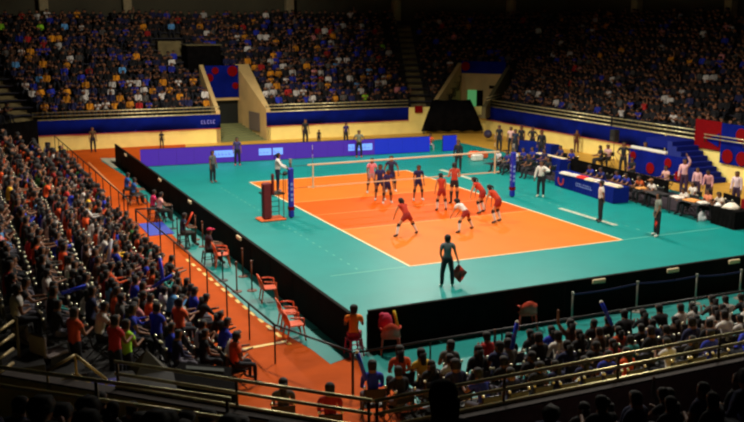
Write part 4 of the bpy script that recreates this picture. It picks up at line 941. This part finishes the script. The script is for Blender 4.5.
for r_ in range(7):
    x = -12.85-.75*r_; z = .30*r_; y = -17.3+(.3 if r_ % 2 else 0)
    if r_ < 2: y = -16.6
    while y < 17.6:
        if rr.random() > .05 and not (-.6 < y < .5 and r_ < 5): cands.append(dict(x=x+rr.uniform(-.06, .06), y=y+rr.uniform(-.05, .05), z=z, hd=90+rr.uniform(-14, 6), c=pick(rr, LEFTP), reg='left floor stand', row=r_))
        y += .54
for r_ in range(4):
    y = -19.1-.85*r_; z = .12*r_+.0; x = -9.9+.2*r_+(0 if r_ else .0)
    while x < 8.5:
        pal = WHITEP if (x > -2.6 and r_ < 3) else NEARP
        if rr.random() > .06: cands.append(dict(x=x+rr.uniform(-.05, .05), y=y+rr.uniform(-.06, .06), z=z, hd=rr.uniform(-12, 12), c=pick(rr, pal), reg='near floor seats', row=r_))
        x += .56
# terraced floor stand steps (left) and platforms (near)
ls = empty('floor_stand', 'stepped floor stand with rows of seats along the left side', 'grandstand')
for r_ in range(1, 7): MB().box(-13.225-.75*r_, -12.475-.75*r_, -18.2, 18.2, .002, .30*r_, 0, .01).build('step', mat('stand_deck', (.012, .010, .009), .8, noise=.2), ls)
ns = empty('floor_stand', 'low platforms carrying the near floor seats', 'grandstand')
for r_ in range(1, 4): MB().box(-10.2, 10.5, -19.1-.85*r_-.55, -19.1-.85*r_+.3, .013, .12*r_, 0, .01).build('step', mat('stand_deck', (.012, .010, .009), .8, noise=.2), ns)
# tier spectators
def tier_row(i, k, s0, s1, pal, gap=.56, keep=.93, cutd=None):
    d0 = row_d(k)+.55; p, q = off(i, d0), off(i+1, d0); L = np.linalg.norm(q-p); t = (q-p)/L; n_ = outn(i); s = s0 if s0 is not None else .4
    s1_ = L-.4 if s1 is None else s1; hd = math.degrees(math.atan2(-n_[0], -n_[1]))
    while s < s1_:
        c = p+t*s
        if rr.random() < keep and not (cutd and cutd(c, d0)):
            cl = pick(rr, pal(c, k) if callable(pal) else pal)
            cands.append(dict(x=c[0]+rr.uniform(-.07, .07), y=c[1]+rr.uniform(-.05, .05), z=row_z(k, i), hd=hd+rr.uniform(-15, 15), c=cl, reg='tier', row=k, tier=i))
        s += gap*rr.uniform(.93, 1.07)
def cut_far(c, d):
    if d < 5.9 and -2.1 < (c-PL)@AT+(-1.6) < 2.2: return True
    for idx in (0, 1):
        nrm = outn(1) if idx == 1 else mitre(0); w_ = c-RING[idx]; u = nrm/np.linalg.norm(nrm)
        if abs(w_[0]*u[1]-w_[1]*u[0]) < (.85 if idx == 1 else 1.1): return True
    q = c-(PL+AN*5.6-AT*1.0); 
    if -.4 < q@AT < 2.8 and -.6 < q@AN < 2.8: return True
    q = c-(PL+AN*8.6-AT*2.6)
    if -.4 < q@AT < 2.1 and -.6 < q@AN < 2.0: return True
    q = c-SL0
    if -.5 < q@sp < 4.4 and q@SLA < 6.6: return True
    return False
def farpal(c, k):
    p = dict(FARP)
    if k < 5: p['yellow'] *= 2.2; p['white'] *= 1.9
    if k > 10: p['black'] *= 2.0; p['yellow'] *= .5; p['white'] *= .8  # shade on the upper rows put into darker shirt colours
    return p
for k in range(NR-1):
    tier_row(0, k, None, None, farpal, cutd=cut_far); tier_row(1, k, None, None, RIGHTP, cutd=cut_far); tier_row(7, k, None, None, FARP, cutd=cut_far)
    tier_row(2, k, .3, 30, RIGHTP, cutd=cut_far)
for k in range(6):
    NTP = {'black': 66, 'navy': 20, 'brown': 8, 'white': 2, 'grey': 4, 'yellow': 1}
    tier_row(4, k, 6 if k < 5 else 12, 25, NTP, .6, .85, cutd=lambda c, d: math.hypot(c[0]+18.2, c[1]+35.6) < 6.5); tier_row(5, k, None, None, NTP, .6, .8, cutd=lambda c, d: math.hypot(c[0]+18.2, c[1]+35.6) < 6.5)
SPOTS = [at(*q)[:2] for q in ((113, 318, 2.35), (50, 292, 2.35), (155, 305, 2.0), (72, 310, 2.5), (134, 300, 1.9), (178, 300, 1.8), (124, 322, 2.1), (373, 362, 1.3), (423, 350, 1.3), (400, 368, 1.3), (448, 388, 5.9), (510, 340, 1.3))]
# keep those the photograph could show
vis = []; rest = []
for c in cands:
    u, v, dz = proj((c['x'], c['y'], c['z']+1.0)); c['u'], c['v'], c['dz'] = u, v, dz
    if c.get('tier') in (4, 5):
        tv = proj((c['x'], c['y'], c['z']+1.36))[1]
        if tv < (390 if u < 214 else 404 if u < 560 else 368): continue
    if any(abs(c['x']-a_)+abs(c['y']-b_) < .5 for a_, b_ in SPOTS): continue
    if dz < 3 or u < -60 or u > 810 or v < -20 or v > 450: continue
    c['pose'] = rr.choices(range(6), (44, 16, 3.5, 16, .5, 20))[0]; c['lh'] = rr.random() < .4; c['s'] = rr.uniform(.9, 1.06)
    (vis if (-6 < u < 750 and v < 424) else rest).append(c)
vis.sort(key=lambda c: c['dz']); NIND = 292
ind = vis[:NIND]; rest += vis[NIND:]
ORD = ['first', 'second', 'third', 'fourth', 'fifth', 'sixth', 'seventh', 'eighth', 'ninth', 'tenth', 'eleventh', 'twelfth', 'thirteenth', 'fourteenth', 'fifteenth', 'sixteenth', 'seventeenth', 'eighteenth', 'nineteenth', 'twentieth', 'twenty-first', 'twenty-second', 'twenty-third', 'twenty-fourth', 'twenty-fifth', 'twenty-sixth', 'twenty-seventh', 'twenty-eighth', 'twenty-ninth', 'thirtieth', 'thirty-first', 'thirty-second', 'thirty-third', 'thirty-fourth', 'thirty-fifth', 'thirty-sixth', 'thirty-seventh', 'thirty-eighth', 'thirty-ninth', 'fortieth', 'forty-first', 'forty-second', 'forty-third', 'forty-fourth', 'forty-fifth', 'forty-sixth', 'forty-seventh', 'forty-eighth', 'forty-ninth', 'fiftieth', 'fifty-first', 'fifty-second', 'fifty-third', 'fifty-fourth', 'fifty-fifth', 'fifty-sixth']+['last']*60
ROWN = ['front', 'second', 'third', 'fourth', 'fifth', 'sixth', 'seventh', 'eighth']
buck = {}
for c in ind: buck.setdefault((c['reg'] if c['reg'] != 'tier' else 'near upper tier', c['row'], c['c']), []).append(c)
for (reg, row, colr), lst in buck.items():
    lst.sort(key=(lambda c: c['y']) if 'left' in reg else (lambda c: c['x']))
    for n_, c in enumerate(lst):
        end = 'from the camera' if 'left' in reg else 'from the left'
        c['lab'] = '%s %s-shirted spectator %s, %s row of %s, %s' % (ORD[n_], colr.replace(' ', '-'), end, ROWN[row], reg, ACT[c['pose']])
def put_spec(c, mesh=None):
    me = mesh or SPM[c['pose']*2+int(c['lh'])]
    o = bpy.data.objects.new('spectator', me); COL.objects.link(o); o.location = (c['x'], c['y'], c['z']+.004); o.rotation_euler = (0, 0, -math.radians(c['hd'])); s = c['s']; o.scale = (s, s, s)
    col = PAL[c['c']]; f = rr.uniform(.75, 1.15); o.color = (*[min(.9, x*f) for x in col], 1)
    finish(o, c['lab'], 'person', 'spectators of the '+(c['reg'] if c['reg'] != 'tier' else 'near upper tier')); return o
# one stuff mesh for the remaining crowd
def crowd(lst, name, label):
    VV = []; FF = []; MI = []; CC = []; b = 0
    for c in lst:
        v, f, mi = LOWB[{0: 0, 1: 1, 2: 2, 3: 1, 4: 2, 5: 3}[c['pose']]]; a = -math.radians(c['hd']); s = c['s']
        R2 = np.array([[math.cos(a), -math.sin(a), 0], [math.sin(a), math.cos(a), 0], [0, 0, 1]]); w = (v*s)@R2.T+np.array([c['x'], c['y'], c['z']+.004])
        VV.append(w); FF += [tuple(i+b for i in q) for q in f]; MI.append(mi); b += len(v); col = OC.get(c['c'], PAL[c['c']]); k = rr.uniform(.6, 1.2)
        CC.append(np.tile([*[min(.95, x*k) for x in col], 1.], (len(v), 1)))
    me = bpy.data.meshes.new(name); me.from_pydata(np.vstack(VV).tolist(), [], FF)
    for m_ in (SKIN, SHIRTA, PANTS, HAIR): me.materials.append(m_)
    me.polygons.foreach_set('material_index', np.concatenate(MI)); me.polygons.foreach_set('use_smooth', [True]*len(FF))
    at_ = me.color_attributes.new('cloth', 'FLOAT_COLOR', 'POINT'); at_.data.foreach_set('color', np.vstack(CC).ravel())
    o = bpy.data.objects.new(name, me); COL.objects.link(o); finish(o, label, 'crowd', None, 'stuff'); return o
ind.sort(key=lambda c: (c['reg'], c['row'], c['y'] if 'left' in c['reg'] else c['x']))
for c in ind:
    put_spec(c)
    if c['reg'] != 'tier':
        key = (c['reg'], c['row']); NSEAT[key] = NSEAT.get(key, 0)+1
        lab = 'black folding chair, %s place from the %s, %s row of %s' % (ORD[NSEAT[key]-1], 'camera' if 'left' in c['reg'] else 'left', ROWN[c['row']], c['reg'])
        black_chair(lab, c['x'], c['y'], c['hd'] if False else (90 if 'left' in c['reg'] else 0), c['z']+.004, 'folding chairs, %s row of the %s' % (ROWN[c['row']], c['reg']))
crowd(rest, 'crowd', 'packed spectators filling the far and right tiers and the far end of the left stand')
# chairs of the farther floor stand rows: one stuff object
base = [ch for ch in _cm['c'].children]
cv = MB()
for c in rest:
    if c['reg'] in ('left floor stand', 'near floor seats'):
        a = 90 if 'left' in c['reg'] else 0; ra = -math.radians(a)
        for ch in base:
            vs = [(v.co.x*math.cos(ra)-v.co.y*math.sin(ra)+c['x'], v.co.x*math.sin(ra)+v.co.y*math.cos(ra)+c['y'], v.co.z+c['z']+.004) for v in ch.data.vertices]
            mi = {'seat': 0, 'backrest': 0, 'chrome_cap': 2}.get(ch.name.split('.')[0], 1); cv.add(vs, [tuple(p.vertices) for p in ch.data.polygons], mi)
finish(cv.build('folding_chairs', [CHB, BLACKM, CHROME]), 'rows of black folding chairs in the farther part of the floor stands', 'chairs', None, 'stuff')
# particular spectators in front
def special(lab, px, py, zh, hd, colr, pose=0, lh=False, s=1., chair=False, mesh=None, z=None):
    q = at(px, py, zh); c = dict(x=q[0], y=q[1], z=(zh-1.27*s if mesh is None else zh-1.64*s) if z is None else z, hd=hd, c=colr, pose=pose, lh=lh, s=s, reg='corner', row=0, lab=lab); o = put_spec(c, mesh); del o['group']
    if chair: black_chair(' '.join(('black chair of the '+lab).split()[:16]), c['x'], c['y'], hd, c['z'])
    return o
special('spectator in light grey sitting at the foot of the left stand by the black crate', 283, 380, 1.3, 20, 'grey', 0, True, 1., True)
special('spectator in dark red sitting alone on the orange floor behind the foreground rail', 330, 385, 1.3, 20, 'red', 0, False, 1.05, True)
special('spectator in royal blue shirt left of the near floor seats', 373, 362, 1.3, 15, 'royal blue', 0, False, 1.05, True)
special('dark head of a spectator right in front of the camera', 448, 388, 5.9, 10, 'black', 0, True, 1.05)
special('spectator in yellow shirt with long black hair at the left of the near floor seats', 423, 350, 1.3, 0, 'yellow', 0, True, 1.05, True)
special('spectator in black right of the one in royal blue, near floor seats', 400, 368, 1.25, 0, 'black', 0, False, 1., True)
special('spectator in pale grey raising one arm in the near floor seats', 510, 340, 1.3, 0, 'grey', 2, False, 1.05, True)
# left corner platform: standing people, grey seats, black crate, hand rails
for px, py, zz, colr, lab, ms_ in ((113, 318, 2.35, 'red', 'spectator in red shirt standing above the stair rails at the lower left', 1), (50, 292, 2.35, 'white', 'spectator in white shirt at the left edge of the left stand', 1), (155, 305, 2.0, 'royal blue', 'spectator in royal blue standing at the near end of the left stand', 1), (72, 310, 2.5, 'orange', 'spectator in orange and red standing left of the one in red shirt', 1), (134, 300, 1.9, 'pink', 'spectator in pink standing near the end of the left stand', 1), (178, 300, 1.8, 'orange', 'spectator in orange leaning at the near end of the left stand', 1), (124, 322, 2.1, 'lime', 'spectator in lime green shirt right of the one in red shirt, lower left', 1)):
    special(lab, px, py, zz, 60, colr, mesh=STM)
GS = mat('grey_mauve_seat', (.22, .17, .16), .6)
for k, (px, py, lab) in enumerate(((34, 350, 'empty grey seat leftmost at the lower left corner'), (52, 362, 'empty grey seat right of the leftmost one at the lower left corner'))):
    q = at(px, py, 1.55); o = empty('stadium_seat', lab, 'seat', (q[0], q[1], 1.35), -math.radians(60))
    MB().box(-.26, .26, -.25, .25, .38, .44, 0, .02).build('seat', GS, o); MB().box(-.26, .26, -.32, -.26, .44, .85, 0, .02).build('backrest', GS, o)
    for sx in (-1, 1): MB().path([(.29*sx, -.28, .62), (.29*sx, .18, .62), (.29*sx, .22, .38)], .02).build('armrest', BLACKM, o); MB().box(.24*sx-.02, .24*sx+.02, -.2, .2, 0, .38).build('leg', BLACKM, o)
structure(MB().prism([tuple(G+np.array([.1, .0])), tuple(F*.55+G*.45+np.array([0, .3])), (-14.6, -18.3), (-17.4, -17.4)], .01, 1.35).build('floor_corner_platform', mat('stand_deck', (.012, .010, .009), .8)))
hr_ = empty('stair_rail', 'pale peaked hand rails over the corner steps at the lower left', 'railing')
def wp(px, py, z): return at(px, py, z)
ap = wp(75, 355, 2.35); YS = mat('pale_rail_paint', (.55, .42, .2), .4, .5)
for (px, py, z) in ((47, 371, 2.15), (106, 379, 1.75)):
    e_ = wp(px, py, z); MB().tube(ap, e_, .028).build('rail', YS, hr_, True); a2 = (ap[0], ap[1], ap[2]-.35); b2 = (e_[0], e_[1], e_[2]-.3); MB().tube(a2, b2, .022).build('mid_rail', YS, hr_, True)
    MB().tube((e_[0], e_[1], 1.0), e_, .024).build('post', YS, hr_)
MB().tube((ap[0], ap[1], 1.3), ap, .024).build('post', YS, hr_)
hr_ = empty('barred_gate', 'slanting pale bars of a side stair at the left edge', 'railing')
for k in range(4):
    a0 = wp(-4, 333+14*k, 2.6-.0*k); a1 = wp(13, 321+14*k, 2.6); MB().tube(a0, a1, .03).build('bar', YS, hr_, True)
for px in (-5, 16): a0 = wp(px, 318 if px > 0 else 330, 2.6); MB().tube((a0[0], a0[1], 1.0), a0, .03).build('post', mat('dull_rail_steel', (.1, .08, .05), .5, .8), hr_)
q = wp(75, 385, 1.7); MB().box(-.55, .55, -.35, .35, 0, .03, 0, .01).build('blue_step_mat', mat('blue_violet_mat', (.05, .045, .28), .7), loc=(q[0]+.3, q[1]+.5, 1.36), label='blue violet mat on the corner platform under the peaked rails', cat='mat')
# black crate (equipment riser) with sloping cover
cr_ = empty('equipment_crate', 'large black covered equipment crate behind the foreground rail', 'crate')
a0 = np.array(at(190, 363, 1.15)[:2]); a1 = np.array(at(228, 366, 1.15)[:2])
MB().prism([tuple(at(180, 362, 1.2)[:2]), tuple(at(229, 367, 1.2)[:2]), tuple(at(238, 392, 1.2)[:2]), tuple(at(165, 384, 1.2)[:2])], .013, 1.2).build('cover', BLACK, cr_)
MB().prism([tuple(at(186, 365, 1.25)[:2]), tuple(at(224, 368, 1.25)[:2]), tuple(at(224, 371, 1.25)[:2]), tuple(at(186, 368, 1.25)[:2])], 1.2, 1.24).build('lid_edge', mat('dark_green_trim', (.02, .025, .018), .8), cr_)
q = at(170, 372, 1.2); g = MB(); w_ = .55
g.add([(-w_, -w_, 0), (w_, -w_, 0), (w_, w_, 0), (-w_, w_, 0), (-.05, 0, .75)], [(3, 2, 1, 0), (0, 1, 4), (1, 2, 4), (2, 3, 4), (3, 0, 4)])
g.build('covered_equipment', mat('olive_tarp', (.05, .045, .03), .8), loc=(q[0]-.4, q[1], 1.0), label='peaked grey cover on equipment beside the black crate', cat='cover')
# inflatable clapper sticks held in the left stand
CB = mat('blue_inflatable', (.02, .05, .7), .3)
for k, (px, py, zz, dx, dz_, lab) in enumerate(((153, 287, 1.7, .9, .55, 'blue inflatable stick held up near the end of the left stand'), (52, 252, 1.9, 1, .35, 'blue inflatable stick waved at the left edge of the left stand'), (108, 262, 1.8, .2, 1, 'pale inflatable stick held upright in the left stand'), (163, 280, 1.6, -.1, 1, 'blue inflatable stick held upright beside the slanting one'), (62, 293, 2.2, 1, .3, 'blue inflatable stick at the lower left of the left stand'), (512, 349, 1.3, .15, 1, 'dark blue inflatable stick upright in the near floor seats'), (612, 325, 1.4, -.5, 1, 'blue inflatable stick leaning left in the near floor seats'), (366, 380, 1.2, -.3, 1, 'violet inflatable stick beside the spectator in royal blue'))):
    q = Vector(at(px, py, zz)); d_ = Vector((cr[0]*dx, cr[1]*dx, dz_)).normalized()*.6; o = empty('clapper_stick', lab, 'clapper', q)
    MB().tube((0, 0, 0), d_, .045, .045, 8).build('tube', mat('pale_inflatable', (.6, .6, .7), .3) if 'pale' in lab else CB, o, True); g = MB(); g.ball(tuple(d_), .045, .045, .05); g.build('tip', WHITE, o, True)
bpy.data.scenes.remove(SCR)
print('objects', len(bpy.data.objects), 'ind', len(ind), 'rest', len(rest), 'maxdz', ind[-1]['dz'])
